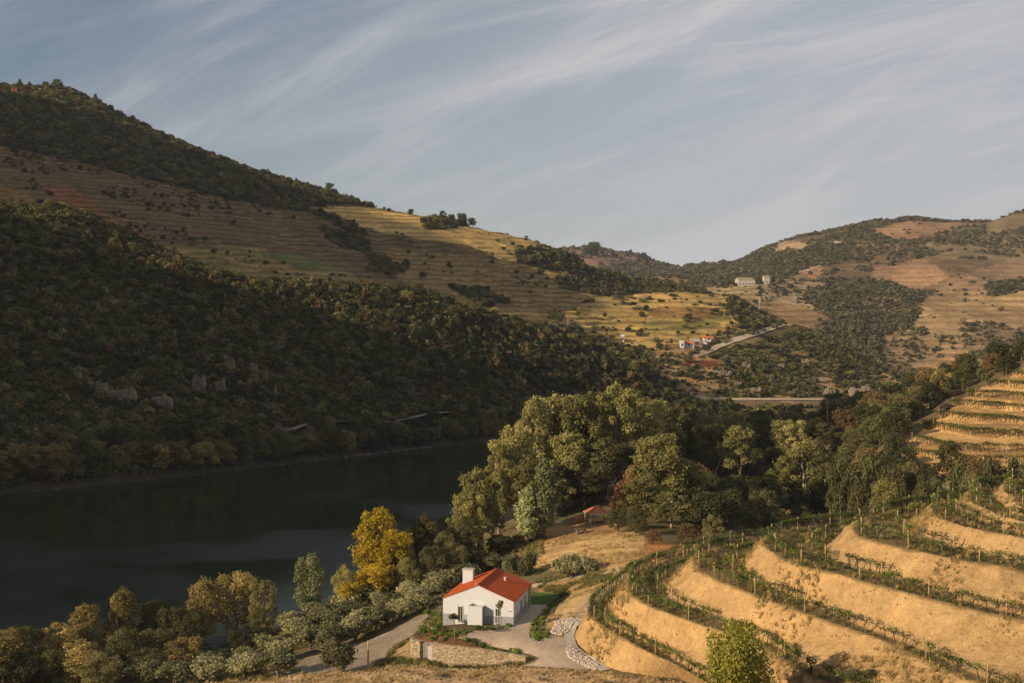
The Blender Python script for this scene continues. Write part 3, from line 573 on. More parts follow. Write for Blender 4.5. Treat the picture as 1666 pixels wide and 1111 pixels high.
# ---------------------------------------------------------------- plant prototypes
def quads(c, n, size, asp=1.0, droop=0.0, jit=.55):
    k = len(c); n = n+rng.normal(0, jit, n.shape); n /= np.linalg.norm(n, axis=1)[:, None]+1e-9
    a = rng.normal(0, 1, n.shape); a[:, 2] -= droop; a -= (a*n).sum(1)[:, None]*n; a /= np.linalg.norm(a, axis=1)[:, None]+1e-9
    b = np.cross(n, a); s = size*(.55+.9*rng.random(k)); la = (s*asp)[:, None]*a*.5; lb = s[:, None]*b*.5
    # slightly folded diamond-like leaf spray
    V = np.stack([c-la, c+lb*.9+n*s[:, None]*.12, c+la, c-lb*.9+n*s[:, None]*.12], 1).reshape(-1, 3)
    return V
def lobe_cloud(lobes, per, size, asp=1., droop=0., jit=.55, shell=.55, hole=.18, centre=None, up=.25, ns=1.0, flat=0):
    cs, nn, tt = [], [], []
    tot = sum((l[3]*l[4]+l[4]*l[5]+l[3]*l[5]) for l in lobes)
    for l in lobes:
        c = np.array(l[:3]); r = np.array(l[3:6]); k = max(6, int(per*(r[0]*r[1]+r[1]*r[2]+r[0]*r[2])/tot))
        d = rng.normal(0, 1, (k, 3)); d[:, 2] += up; d /= np.linalg.norm(d, axis=1)[:, None]
        rad = shell+(1-shell)*rng.random(k)**.6; rad *= np.where(rng.random(k) < .12, 1.05+.42*rng.random(k), 1.0)*(1+.28*vnoise(d[:, 0]*2.6+c[0]*3, d[:, 1]*2.6+c[1]*3, d[:, 2]*2.6+c[2]))
        p = c+d*rad[:, None]*r; h = vnoise(p[:, 0]*ns*1.3/max(r.mean(), .01)*1.2+5, p[:, 1]*ns*1.3/max(r.mean(), .01)*1.2, p[:, 2]*ns*1.3/max(r.mean(), .01)*1.2)
        keep = h > -1+2*hole
        n = d*.8+rng.normal(0, .2, d.shape); n[:, 2] += .25
        cs.append(p[keep]); nn.append(n[keep]); tt.append(np.clip(.5+.25*h[keep]+rng.normal(0, .17, keep.sum())+rng.normal(0, .12), 0, 1))
    c = np.concatenate(cs); n = np.concatenate(nn); t = np.concatenate(tt)
    V = quads(c, n/np.linalg.norm(n, axis=1)[:, None], size, asp, droop, jit)
    return V, np.arange(len(V)).reshape(-1, 4), t
PR = {}                                            # kind -> list of (crown mesh, trunk mesh); unit: metres at natural size, height stored
def add_proto(kind, lobes, trunk, per, size, leafm, barkm, **kw):
    V, Fc, t = lobe_cloud(lobes, per, size, **kw); cm = mesh(kind+'_crown', V, Fc, t); cm.materials.append(MT[leafm])
    tm = None
    if trunk is not None: tm = trunk.mesh(kind+'_trunk', True); tm.materials.append(MT[barkm])
    PR.setdefault(kind, []).append((cm, tm, float(V[:, 2].max()), float(V[:, 0].max()-V[:, 0].min())))
def limbs(mb, base, top, r0, lobes, r1=.35, kink=.3, nseg=5, frac=.45):
    base, top = Vector(base), Vector(top); pts = []
    for i in range(nseg+1):
        t = i/nseg; p = base.lerp(top, t)+Vector((random.uniform(-1, 1), random.uniform(-1, 1), 0))*kink*math.sin(math.pi*t); pts.append(p)
    rad = [r0*(1-t/nseg*(1-r1)) for t in range(nseg+1)]; rad[0] *= 1.35; mb.tube(pts, rad, 7)
    for l in lobes:
        c = Vector(l[:3]); i = min(nseg-1, max(1, int(nseg*random.uniform(frac, .98)))); s = pts[i]
        if c.z < s.z: s = pts[1]
        m1 = s.lerp(c, .5)+Vector((0, 0, (c-s).length*.10))
        rr = rad[i]*.5; mb.tube([s, m1, c, c+(c-m1)*.5], [rr, rr*.65, rr*.3, rr*.12], 5)
    return mb
U = random.uniform
def ring_lobes(n, h0, h1, spread, r, top=True, el=1.0, lo_=.27):
    L_ = []
    for i in range(n):
        t = (i+.5)/n; a = i*2.4+U(-.4, .4); z = h0+(h1-h0)*t; w = spread*math.sin(math.pi*(lo_+.56*t))**.7*U(.5, 1.05)
        q = r*U(.55, 1.3); L_.append((math.cos(a)*w, math.sin(a)*w, z, q, q*U(.85, 1.15), q*el*U(.75, 1.1)))
    if top: L_.append((U(-.3, .3), U(-.3, .3), h1, r*.8, r*.8, r*.8*el))
    return L_
for i in range(5):                                  # tall gum trees
    h = 20; lb = ring_lobes(34, 5.5, 18.4, 4.9, 1.55, el=1.0)
    add_proto('gum_tree', lb, limbs(MB(), (0, 0, -1), (U(-1, 1), U(-1, 1), 17), .34, lb[::2], .25, .5, 6), 12500, .36, 'leaf_gum', 'pale_bark', asp=1.5, droop=.8, hole=.24, jit=.5, shell=.5)
for i in range(3):                                  # open gum trees with a pale trunk showing
    lb = ring_lobes(22, 8.0, 18, 4.3, 1.4, el=.95)
    add_proto('open_gum', lb, limbs(MB(), (0, 0, -1), (U(-1, 1), U(-1, 1), 16.5), .32, lb[::2], .3, .6, 6, .35), 6800, .36, 'leaf_gum', 'pale_bark', asp=1.5, droop=.8, hole=.3)
for i in range(2):
    lb = [(0,0,5,1.6,1.6,2.6),(.6,.3,8,1.7,1.7,2.4),(-.5,.2,10.5,1.5,1.5,2.4),(.2,0,13,1.3,1.3,2.2),(0.2,0,15,.9,.9,1.8),(-1.2,-.3,7,1.2,1.2,1.8),(1.4,0,5.2,1.2,1.2,1.8)]
    add_proto('feathery_tree', lb, limbs(MB(), (0, 0, -1), (0, 0, 13), .3, lb[:4], .3, .2), 6500, .34, 'leaf_pale', 'grey_bark', asp=2.2, droop=2.0, hole=.15, jit=.8, shell=.35)
for i in range(4):                                  # riverside broadleaf
    lb = ring_lobes(26, 1.6, 7.8, 2.5, .92)
    add_proto('river_tree', lb, limbs(MB(), (0, 0, -1), (U(-.5, .5), 0, 6.5), .2, lb[::2], .3, .3), 8000, .19, 'leaf_gold', 'grey_bark', asp=1.4, hole=.26, jit=.7)
    add_proto('green_tree', lb, limbs(MB(), (0, 0, -1), (U(-.5, .5), 0, 6.5), .2, lb[::2], .3, .3), 8000, .19, 'leaf_gum', 'grey_bark', asp=1.3, hole=.2, jit=.6)
for i in range(2):
    lb = ring_lobes(28, 1.6, 8.8, 2.5, .95)
    add_proto('yellow_tree', lb, limbs(MB(), (0, 0, -1), (0, 0, 7), .25, lb, .3, .3), 9000, .17, 'leaf_yellow', 'grey_bark', asp=1.8, droop=1.2, hole=.12, jit=.8)
lb = [(-.75,0,2.6,.8,.8,1.5),(.5,0,2.2,.9,.9,1.5),(.45,.1,4.4,1.0,.9,1.6),(-.85,0,5.2,.75,.75,1.3),(.3,0,6.4,.8,.8,1.2),(-.8,0,6.4,.55,.6,.8),(.9,0,5.3,.7,.7,1.0)]
add_proto('poplar', lb, limbs(MB(), (0, 0, -1), (0, 0, 5.5), .16, lb[:4], .3, .1), 6500, .17, 'leaf_pale', 'grey_bark', hole=.1, jit=.7)
for i in range(5):                                  # olives
    lb = [(U(-.9, .9), U(-.9, .9), U(1.3, 2.7), U(.5, 1.0), U(.5, 1.0), U(.45, .8)) for _ in range(12)]+[(0, 0, 2.1, 1.1, 1.1, .9)]
    add_proto('olive_tree', lb, limbs(MB(), (0, 0, -.5), (U(-.2, .2), 0, 1.7), .17, lb[:5], .6, .12, 4), 5200, .17, 'leaf_olive', 'grey_bark', asp=1.9, hole=.12, jit=.8, shell=.5)
for i in range(2):                                  # big multi-stem shrubs
    lb = [(U(-2.4, 2.4), U(-1, 1), U(.9, 2.0), U(.7, 1.1), U(.7, 1.1), U(.7, 1.0)) for _ in range(14)]
    add_proto('big_shrub', lb, None, 8000, .17, 'leaf_olive', 'grey_bark', asp=1.9, hole=.12, jit=.8, shell=.45, up=.4)
lb = [(U(-1.6, 1.6), U(-1.3, 1.3), U(1.2, 4.0), U(.8, 1.25), U(.8, 1.25), U(.8, 1.2)) for _ in range(10)]+[(U(-1.5, 1.5), U(-1.3, 1.3), U(1.0, 4.6), U(.45, .8), U(.45, .8), U(.6, .9)) for _ in range(22)]+[(0, 0, 4.2, 1.3, 1.2, .9)]
add_proto('round_bush_tree', lb, limbs(MB(), (0, 0, -.8), (0, 0, 3.2), .15, lb[:7], .4, .1), 15000, .115, 'leaf_bush', 'grey_bark', asp=1.6, hole=.16, jit=.8, shell=.35)
for i in range(4):                                  # dark evergreen oaks
    lb = ring_lobes(15, 1.6, 5.4, 2.2, 1.1, el=.85)
    add_proto('oak', lb, limbs(MB(), (0, 0, -1.5), (0, 0, 4), .25, lb[:4], .4, .15), 3400, .28, 'leaf_dark', 'grey_bark', hole=.16)
    add_proto('scrub_tree', lb, limbs(MB(), (0, 0, -1.5), (0, 0, 4), .22, lb[:4], .4, .15), 3400, .28, 'leaf_scrub', 'grey_bark', hole=.2)
lb = ring_lobes(8, 1.5, 4.6, 2.0, 1.4)
add_proto('orange_tree', lb, limbs(MB(), (0, 0, -1), (0, 0, 4), .2, lb, .3, .2), 2600, .28, 'leaf_orange', 'grey_bark', hole=.25)
add_proto('bare_tree', lb, limbs(MB(), (0, 0, -1), (0, 0, 4), .2, lb, .3, .2), 2600, .20, 'twigs', 'grey_bark', asp=4, hole=.2, jit=1.2)
def conifer():
    lb = [(0, 0, 1.5+i*.95, 1.7-.26*i, 1.7-.26*i, .75) for i in range(6)]
    add_proto('conifer', lb, MB().tube([(0, 0, -1), (0, 0, 6.6)], [.2, .06], 6), 900, .5, 'leaf_dark', 'grey_bark', hole=.2)
conifer()
# small proto shrubs used in mass stands (leaf clumps on lobes)
def shrub_mesh(name, n, size, leafm, r=1.0, asp=1.0, nl=5):
    lb = [(U(-.5, .5)*r, U(-.5, .5)*r, U(.35, .85)*r, U(.45, .7)*r, U(.45, .7)*r, U(.4, .6)*r) for _ in range(nl)]
    V, Fc, t = lobe_cloud(lb, n, size, asp, hole=.12, shell=.6, up=.5); m_ = mesh(name, V, Fc, t); m_.materials.append(MT[leafm]); return m_
def tuft_mesh(name, n, h, r, leafm):
    a = rng.random(n)*6.28; rr = rng.random(n)*r; b = np.stack([np.cos(a)*rr, np.sin(a)*rr, np.zeros(n)-.03], 1); d = rng.normal(0, .35, (n, 3)); d[:, 2] = 1
    d *= (h*(.5+rng.random(n)))[:, None]; w = np.stack([-np.sin(a), np.cos(a), 0*a], 1)*.022*h*3
    V = np.stack([b-w, b+w, b+d], 1).reshape(-1, 3); m_ = mesh(name, V, np.arange(3*n).reshape(-1, 3), rng.random(n)); m_.materials.append(MT[leafm]); return m_
def rock_mesh(name, m_, seed, n=2, amp=.35, sz=(1, 1, .7)):
    import bmesh
    bm = bmesh.new(); bmesh.ops.create_icosphere(bm, subdivisions=n, radius=1)
    for v in bm.verts:
        c = v.co; k = 1+amp*float(vnoise(c.x*1.4+seed, c.y*1.4, c.z*1.4))+amp*.5*float(vnoise(c.x*3.4+seed, c.y*3.4, c.z*3.4)); v.co = Vector((c.x*k*sz[0], c.y*k*sz[1], c.z*k*sz[2]))
    me = bpy.data.meshes.new(name); bm.to_mesh(me); bm.free(); me.materials.append(MT[m_]); return me
def proto_coll(name, meshes):
    c = bpy.data.collections.new(name)
    for i, me in enumerate(meshes):
        o = bpy.data.objects.new('%s_%02d' % (name, i), me); c.objects.link(o)
    return c
PC = {
 'dark': proto_coll('dark shrub', [shrub_mesh('dark_shrub', 230, .36, 'leaf_dark') for _ in range(5)]+[shrub_mesh('scrub_shrub', 230, .36, 'leaf_scrub') for _ in range(4)]+[shrub_mesh('brown_shrub', 200, .34, 'leaf_brown')]),
 'scrub': proto_coll('scrub shrub', [shrub_mesh('scrub_shrub', 200, .38, 'leaf_scrub') for _ in range(5)]+[shrub_mesh('dark_shrub', 200, .38, 'leaf_dark') for _ in range(2)]),
 'far': proto_coll('far shrub', [shrub_mesh('far_shrub', 90, .5, 'leaf_far', nl=4) for _ in range(4)]),
 'wood': proto_coll('wood tree', [shrub_mesh('wood_crown', 420, .27, 'leaf_scrub', nl=7) for _ in range(4)]+[shrub_mesh('wood_crown', 420, .27, 'leaf_dark', nl=7) for _ in range(3)]),
 'dry': proto_coll('dry tuft', [tuft_mesh('dry_tuft', 26, .38, .22, 'dry_grass') for _ in range(4)]),
 'green': proto_coll('green tuft', [tuft_mesh('green_tuft', 30, .30, .26, 'green_grass') for _ in range(3)]+[tuft_mesh('dry_tuft', 24, .30, .22, 'dry_grass')]),
 'bed': proto_coll('bed plant', [shrub_mesh('bed_plant', 160, .14, 'leaf_green', .45) for _ in range(3)]+[shrub_mesh('bed_plant', 160, .14, 'leaf_olive', .4) for _ in range(1)]),
 'stone': proto_coll('pale stone', [rock_mesh('pale_stone', 'stone', i*3.3, 1) for i in range(4)]),
 'clod': proto_coll('dirt clod', [rock_mesh('dirt_clod', 'clod', i*5.3, 1, .45) for i in range(4)]),
 'rock': proto_coll('slope rock', [rock_mesh('slope_rock', 'rock', i*7.3, 2, .5, (1, .8, .8)) for i in range(4)]),
}
def scatter(name, pts, scl, coll, label, cat, tilt=0.0):
    """one mass of countless plants or stones: points carrying rotation, size and kind, instanced by geometry nodes"""
    pts = np.asarray(pts, float); n = len(pts); scl = np.asarray(scl, float)
    if scl.ndim == 1: scl = np.stack([scl, scl, scl], 1)
    me = bpy.data.meshes.new(name); me.vertices.add(n); me.vertices.foreach_set('co', pts.astype(np.float32).ravel())
    rot = np.stack([rng.normal(0, tilt, n), rng.normal(0, tilt, n), rng.random(n)*6.283], 1)
    for nm, ty, arr, key in (('rot', 'FLOAT_VECTOR', rot, 'vector'), ('scl', 'FLOAT_VECTOR', scl, 'vector'), ('idx', 'INT', rng.integers(0, len(coll.objects), n), 'value')):
        a = me.attributes.new(nm, ty, 'POINT'); a.data.foreach_set(key, (arr.astype(np.int32) if ty == 'INT' else arr.astype(np.float32)).ravel())
    o = link(name, me); ng = bpy.data.node_groups.new(name, 'GeometryNodeTree')
    ng.interface.new_socket('Geometry', in_out='INPUT', socket_type='NodeSocketGeometry'); ng.interface.new_socket('Geometry', in_out='OUTPUT', socket_type='NodeSocketGeometry')
    nn = ng.nodes; gi = nn.new('NodeGroupInput'); go = nn.new('NodeGroupOutput'); ip = nn.new('GeometryNodeInstanceOnPoints'); ci = nn.new('GeometryNodeCollectionInfo')
    ci.inputs[0].default_value = coll; ci.inputs['Separate Children'].default_value = True; ci.inputs['Reset Children'].default_value = True
    def na(nm, ty):
        q = nn.new('GeometryNodeInputNamedAttribute'); q.data_type = ty; q.inputs['Name'].default_value = nm; return next(s for s in q.outputs if s.name == 'Attribute' and s.enabled)
    l = ng.links.new; l(gi.outputs[0], ip.inputs['Points']); l(ci.outputs[0], ip.inputs['Instance']); ip.inputs['Pick Instance'].default_value = True
    l(na('idx', 'INT'), ip.inputs['Instance Index']); l(na('rot', 'FLOAT_VECTOR'), ip.inputs['Rotation']); l(na('scl', 'FLOAT_VECTOR'), ip.inputs['Scale'])
    l(ip.outputs[0], go.inputs[0]); md = o.modifiers.new('scatter', 'NODES'); md.node_group = ng
    return tag(o, label, cat, None, 'stuff')
def sample(V, n, dens=None, vis=True, margin=60):
    """n random points on a land grid, by area, thinned by density; only what the frame and its surroundings can see"""
    nu, nv = V.shape[:2]; a = V[:-1, :-1]; b = V[1:, :-1]; c = V[:-1, 1:]
    ar = np.linalg.norm(np.cross(b-a, c-a), axis=2)
    px, py = proj(a)
    if vis: ar = ar*((px > -margin) & (px < 1666+margin) & (py < 1111+margin*2))
    d = None
    if dens is not None: d = dens[:-1, :-1]; ar = ar*d
    p = (ar/ar.sum()).ravel(); k = rng.choice(len(p), n, p=p); i, j = np.divmod(k, nv-1); u = rng.random(n)[:, None]; v = rng.random(n)[:, None]
    q = V[i, j]*(1-u)*(1-v)+V[i+1, j]*u*(1-v)+V[i, j+1]*(1-u)*v+V[i+1, j+1]*u*v
    return q
def keepd(p, r):                                     # thin out to a minimum spacing (cheap grid hash)
    seen = {}; out = []
    for q_ in p:
        k = (int(q_[0]//r), int(q_[1]//r), int(q_[2]//r))
        if k in seen: continue
        seen[k] = 1; out.append(q_)
    return np.array(out)
def clump(p, sc, thr): return p[fbm(p[:, 0]*sc, p[:, 1]*sc, 2.2, 3) > thr]
def scl_(n, a, b, hz=(.8, 1.15)): s = a+(b-a)*rng.random(n)**1.6; return np.stack([s, s, s*(hz[0]+(hz[1]-hz[0])*rng.random(n))], 1)
# -------- mass vegetation
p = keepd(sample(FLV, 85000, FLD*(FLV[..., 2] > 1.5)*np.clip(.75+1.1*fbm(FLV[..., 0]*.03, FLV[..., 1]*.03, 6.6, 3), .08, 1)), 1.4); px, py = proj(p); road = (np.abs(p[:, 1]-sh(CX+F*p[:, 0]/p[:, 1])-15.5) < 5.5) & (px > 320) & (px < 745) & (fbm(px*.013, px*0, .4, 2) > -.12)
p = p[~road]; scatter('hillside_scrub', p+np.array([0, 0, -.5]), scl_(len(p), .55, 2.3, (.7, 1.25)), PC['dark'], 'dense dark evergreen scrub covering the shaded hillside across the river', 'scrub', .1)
p = sample(M2V, 26000, np.where(M2D > .5, M2D, 0)); p = keepd(p, 2.6); scatter('mountain_wood', p+np.array([0, 0, -.8]), scl_(len(p), 1.2, 2.9), PC['dark'], 'dark wood covering the upper slope of the left mountain', 'wood', .08)
p = clump(sample(M2V, 5200, np.where(M2D > .5, 0, M2D)), .03, .02); scatter('vineyard_scrub', p, scl_(len(p), .35, 1.5), PC['dark'], 'scattered low shrubs between the terraced vineyards of the left mountain', 'scrub', .1)
p = keepd(sample(MHV, 9000, np.where(MHV[..., 2] > 1.5, MHD, 0)), 1.9); px, py = proj(p)
rd = inpoly(px, py, [(1140,648),(1400,645),(1400,662),(1140,662)]) | inpoly(px, py, [(1130,575),(1290,525),(1290,540),(1140,582)]) | inpoly(px, py, [(1092,552),(1160,548),(1160,572),(1092,572)])
p = p[~rd]; scatter('low_hill_scrub', p+np.array([0, 0, -.3]), scl_(len(p), .6, 2.1), PC['scrub'], 'olive and oak scrub dotted over the low rocky hill by the farm', 'scrub', .1)
p = keepd(sample(M4V, 26000, np.where(M4D > .8, 1, 0)), 3.0); scatter('mountain_thicket', p+np.array([0, 0, -.5]), scl_(len(p), .9, 2.6), PC['far'], 'dense brown green thickets in the folds of the sunlit mountain', 'scrub', .1)
p = keepd(sample(M4V, 42000, M4D**1.3), 3.6); p = p[(fbm(p[:, 0]*.012, p[:, 1]*.012, 2.2, 3)+.6*fbm(p[:, 0]*.06, p[:, 1]*.06, 1.2, 2) > -.12)]; scatter('mountain_scrub', p+np.array([0, 0, -.5]), scl_(len(p), .8, 2.6), PC['far'], 'brown green scrub over the sunlit mountain on the right', 'scrub', .1)
p = sample(M3V, 2500, M3D**1.5); scatter('red_hill_scrub', p, scl_(len(p), 2, 5), PC['far'], 'dark scrub on the reddish hill at the far end of the valley', 'scrub', .1)
# grass and stones on the near terraces
DB = (KV < .5)*1.0; DN = (KV > .5)*1.0
p = clump(sample(TV, 12000, DB), .20, .07); scatter('dry_grass', p, scl_(len(p), .35, 1.35), PC['dry'], 'dry straw coloured grass tufts on the earth banks of the near terraces', 'grass', .25)
p = clump(sample(TV, 11000, DN), .3, -.2); scatter('terrace_weeds', p, scl_(len(p), .5, 1.25), PC['green'], 'green and brown weeds along the vine benches of the near terraces', 'weeds', .15)
p = clump(sample(TV, 5000, DB), .5, -.1); scatter('bank_pebbles', p, scl_(len(p), .03, .13), PC['clod'], 'small clods and stones on the tan terrace banks', 'stones', .5)
gden = ((rough > .4)*1.0)
p = sample(GVV, 9000, gden); scatter('dirt_clods', p, scl_(len(p), .05, .26, (.5, 1)), PC['clod'], 'dry clods and stones on the rough earth in the foreground', 'clods', .5)
p = clump(sample(GVV, 5200, gden), .35, 0); scatter('foreground_grass', p, scl_(len(p), .5, 1.2), PC['dry'], 'dry grass tufts on the rough foreground earth', 'grass', .2)
gpx2, gpy2 = proj(GVV)
def gmask(*polys):
    r = np.zeros(GX.shape)
    for q_ in polys: r[inpoly(gpx2, gpy2, q_)] = 1
    return r
p = clump(sample(GVV, 5000, gmask([(640,1060),(664,1062),(700,1070),(780,1078),(850,1082),(780,1090),(650,1082),(610,1086)], [(862,950),(905,938),(1000,930),(1040,925),(1000,945),(915,968),(870,962)], [(604,1086),(640,1054),(668,1040),(664,1076)])), .4, -.1)
scatter('verge_grass', p, scl_(len(p), .5, 1.2), PC['green'], 'green and straw grass on the verges around the white house', 'grass', .15)
p = clump(sample(GVV, 9000, gmask([(0,1111),(300,1040),(500,995),(640,940),(780,890),(880,860),(880,935),(770,940),(700,990),(600,1030),(480,1060),(430,1111)])*(GZ > .5)), .25, -.15)
scatter('bank_grass', p, scl_(len(p), .6, 1.6), PC['green'], 'grass and weeds under the olive trees by the river', 'grass', .15)
p = clump(sample(GVV, 2600, gmask([(885,1012),(900,985),(960,940),(1040,910),(1030,960),(960,1000),(930,1025)], [(870,925),(870,880),(940,860),(1050,875),(1060,910),(940,930)])), .3, 0)
scatter('field_grass', p, scl_(len(p), .35, .9), PC['dry'], 'sparse dry grass on the sandy field and earth mound', 'grass', .2)
# ---------------------------------------------------------------- draped sheets: road, drive, lawn, path, drain
def drape(name, poly, m, step=.6, lift=.05, zfix=None, kind='structure', world=None):
    pts = world if world is not None else [hit(*q_) for q_ in poly]
    b = [Vector((q_[0], q_[1])) for q_ in pts]; dense = []
    for i in range(len(b)):
        a, c = b[i], b[(i+1) % len(b)]; k = max(1, int((c-a).length/step)); dense += [a.lerp(c, j/k) for j in range(k)]
    xs = [v.x for v in dense]; ys = [v.y for v in dense]; pl = [(v.x, v.y) for v in dense]; inner = []
    X, Y = np.meshgrid(np.arange(min(xs), max(xs), step), np.arange(min(ys), max(ys), step)); X = X.ravel(); Y = Y.ravel(); k = inpoly(X, Y, pl)
    inner = [Vector((x, y)) for x, y in zip(X[k], Y[k])]
    n = len(dense); v, e, f, *_ = delaunay_2d_cdt(dense+inner, [], [list(range(n))], 1, 1e-4)
    V = []
    for q_ in v:
        r = BNEAR.ray_cast(Vector((q_.x, q_.y, 300)), Vector((0, 0, -1)))[0]; V.append((q_.x, q_.y, (r.z if r else 0)+lift))
    o = link(name, mesh(name, V, [tuple(t) for t in f], None, True), None, MT[m]); tag(o, kind=kind); return o
def ribbon(name, pts, w, m, lift=.05, step=.8, B=None, kind='structure', tilt=0):
    c = resample([tuple(q_) for q_ in pts], max(4, int(sum((Vector(pts[i+1])-Vector(pts[i])).length for i in range(len(pts)-1))/step)))
    V = []; d = np.gradient(c[:, :2], axis=0); d /= np.linalg.norm(d, axis=1)[:, None]+1e-9; nx = np.stack([-d[:, 1], d[:, 0]], 1); k = 5
    for i, q_ in enumerate(c):
        for j in range(k):
            x, y = q_[:2]+nx[i]*w*(j/(k-1)-.5)
            V.append((x, y, (zat(x, y) if B is None else q_[2])+lift))
    fs = [(i*k+j, i*k+j+1, (i+1)*k+j+1, (i+1)*k+j) for i in range(len(c)-1) for j in range(k-1)]
    o = link(name, mesh(name, V, fs, None, True), None, MT[m]); return tag(o, kind=kind)
drape('road', [(703,997),(696,1006),(671,1035),(640,1052),(629,1074),(604,1086),(560,1093),(500,1096),(478,1084),(500,1068),(545,1058),(598,1043),(640,1023),(680,1003)], 'asphalt')
drape('driveway', [(834,1020),(790,1024),(763,1030),(745,1039),(777,1047),(815,1055),(848,1062),(867,1067),(878,1071),(868,1079),(848,1084),(905,1088),(955,1090),(972,1087),(945,1075),(925,1062),(921,1050),(922,1038),(896,1034),(884,1045),(872,1046),(862,1038),(861,1030),(866,1018),(876,1003),(886,990),(890,984),(861,984)], 'drive')
drape('lawn', [(862,964),(905,965),(921,966),(905,976),(891,984),(862,984)], 'lawn')
drape('sand_path', [(864,952),(905,938),(940,932),(1010,925),(1016,930),(950,939),(905,946),(868,957)], 'drive', .8)
drape('dirt_track', [(938,1014),(955,1000),(985,972),(1008,950),(1024,932),(1016,930),(990,948),(960,975),(935,1000)], 'asphalt', .8)
DRW = [hit(*q_) for q_ in [(944,1008),(930,1022),(926,1038),(930,1052),(945,1066),(962,1078),(985,1092)]]
ribbon('drain_channel', DRW, 1.1, 'concrete', .12, .5)
# far roads
def far_road(name, pts, w, m='drive', lift=.5):
    P_ = []
    for a, b in zip(pts, pts[1:]):
        for t in np.linspace(0, 1, 12, endpoint=False): P_.append(hit(a[0]+(b[0]-a[0])*t, a[1]+(b[1]-a[1])*t))
    P_.append(hit(*pts[-1])); P_ = [q_ for q_ in P_ if q_]
    return ribbon(name, P_, w, m, lift, 4)
R1 = [(p, 650+(p-1140)*.004) for p in range(1130, 1400, 20)]
far_road('railway_terrace', R1, 4.5, 'drive', .35)
far_road('hill_road', [(1130,580),(1150,573),(1180,560),(1215,548),(1250,537),(1275,529)], 3.6)
far_road('vineyard_track', [(1180,483),(1192,490),(1196,500),(1198,506)], 2.6)
SR = []
for px in range(250, 780, 6):
    D = sh(px)+17.5; x_ = (px-CX)/F*D; SR.append((x_, D, zat(x_, D)))
k_ = np.ones(9)/9; SR = np.array(SR); SR[:, 2] = np.convolve(np.pad(SR[:, 2], 4, mode='edge'), k_, 'valid'); ribbon('shore_road', SR, 3.4, 'asphalt', .9, 3, B=1)
far_road('knoll_track', [(1285,447),(1310,442),(1334,434)], 3.5); far_road('summit_track', [(640,476),(655,472),(668,470)], 3)
# retaining wall of the railway terrace
mb = MB()
for a, b in zip(R1[:-1], R1[1:]):
    A, B_ = hit(a[0], a[1]+3.2), hit(b[0], b[1]+3.2); mb.add([(A.x, A.y-1.5, A.z-3), (B_.x, B_.y-1.5, B_.z-3), (B_.x, B_.y-1.5, B_.z+.6), (A.x, A.y-1.5, A.z+.6), (A.x, A.y-.6, A.z-3), (B_.x, B_.y-.6, B_.z-3), (B_.x, B_.y-.6, B_.z+.6), (A.x, A.y-.6, A.z+.6)], [(0,1,2,3),(5,4,7,6),(3,2,6,7)])
tag(mb.build('embankment_wall', MT['rock']), 'long stone retaining wall under the railway terrace across the river', 'retaining wall')
# ---------------------------------------------------------------- the white house
HX, HYY = -7.54, 134.4; ANG = -math.atan2(.2205, .9754)
house = empty('farmhouse', (HX, HYY, 6.9), ANG)     # local x to the right along the gable, y back
tag(house, 'white single storey house with orange red metal roof and big chimney', 'house')
WD, LN, EV, RG, Z0 = 7.9, 9.3, 2.65, 4.22, -1.0; BL = 7.5
mb = MB(); mb.prism([(0, Z0), (WD, Z0), (WD, EV), (WD/2, RG), (0, EV)], 0, BL); mb.build('wall', MT['white'], house)
pb = MB(); pb.box(-.012, -.012, Z0, 1.32, .0, 1.0)
pb.box(1.32, -.012, Z0, 1.36, 0, 1.0).box(2.32, -.012, Z0, 3.05, 0, 1.0)
pb.box(4.75, -.012, Z0, 5.82, 0, 1.0).box(6.46, -.012, Z0, WD+.012, 0, 1.0); pb.box(WD, -.012, Z0, WD+.012, BL, 1.0); pb.box(-.012, 0, Z0, 0, BL, 1.0)
pb.build('plinth', MT['plinth'], house)
# roof: two slabs and ridge cap, running past the wall over the rear porch
sl_ = (RG-EV)/(WD/2); oh = .16
def slab(side):
    x0, x1 = ((-oh, WD/2) if side < 0 else (WD/2, WD+oh)); z0, z1 = ((EV-oh*sl_, RG) if side < 0 else (RG, EV-oh*sl_)); y = -.09; pr = [(y, .05)]
    while y < LN-.3: pr += [(y, .075), (y+.03, .075), (y+.03, .05), (y+.41, .05)]; y += .41
    pr += [(LN-.035, .05), (LN-.035, .075), (LN, .075), (LN, .05)]; n = len(pr); pr = pr+[(LN, 0.01), (-.09, 0.01)]; n = len(pr)
    vs = [(x0, a, z0+h) for a, h in pr]+[(x1, a, z1+h) for a, h in pr]
    fs = [(k, (k+1) % n, (k+1) % n+n, k+n) for k in range(n)]
    if side > 0: pass
    return MB().add(vs, fs)
for s_ in (-1, 1): slab(s_).build('roof', MT['roof'], house)
rf = MB().prism([(WD/2-.16, RG+.07), (WD/2, RG+.14), (WD/2+.16, RG+.07), (WD/2, RG+.17)], -.10, LN+.01).build('ridge_cap', MT['roof'], house)
ch = MB().box(.55, 6.2, 2.4, 1.75, 7.0, 4.55).build('chimney', MT['white'], house)
MB().box(.48, 6.13, 4.55, 1.82, 7.07, 4.66).build('chimney_cap', MT['concrete'], ch)
MB().tube([(5.6, 5.9, 3.45), (5.6, 5.9, 3.95)], .12, 10).box(5.45, 5.75, 3.95, 5.75, 6.05, 4.0).build('roof_vent', MT['white'], house)
MB().tube([(3.55, .55, 4.0), (3.55, .55, 4.42)], .05, 8).build('vent_pipe', MT['concrete'], house)
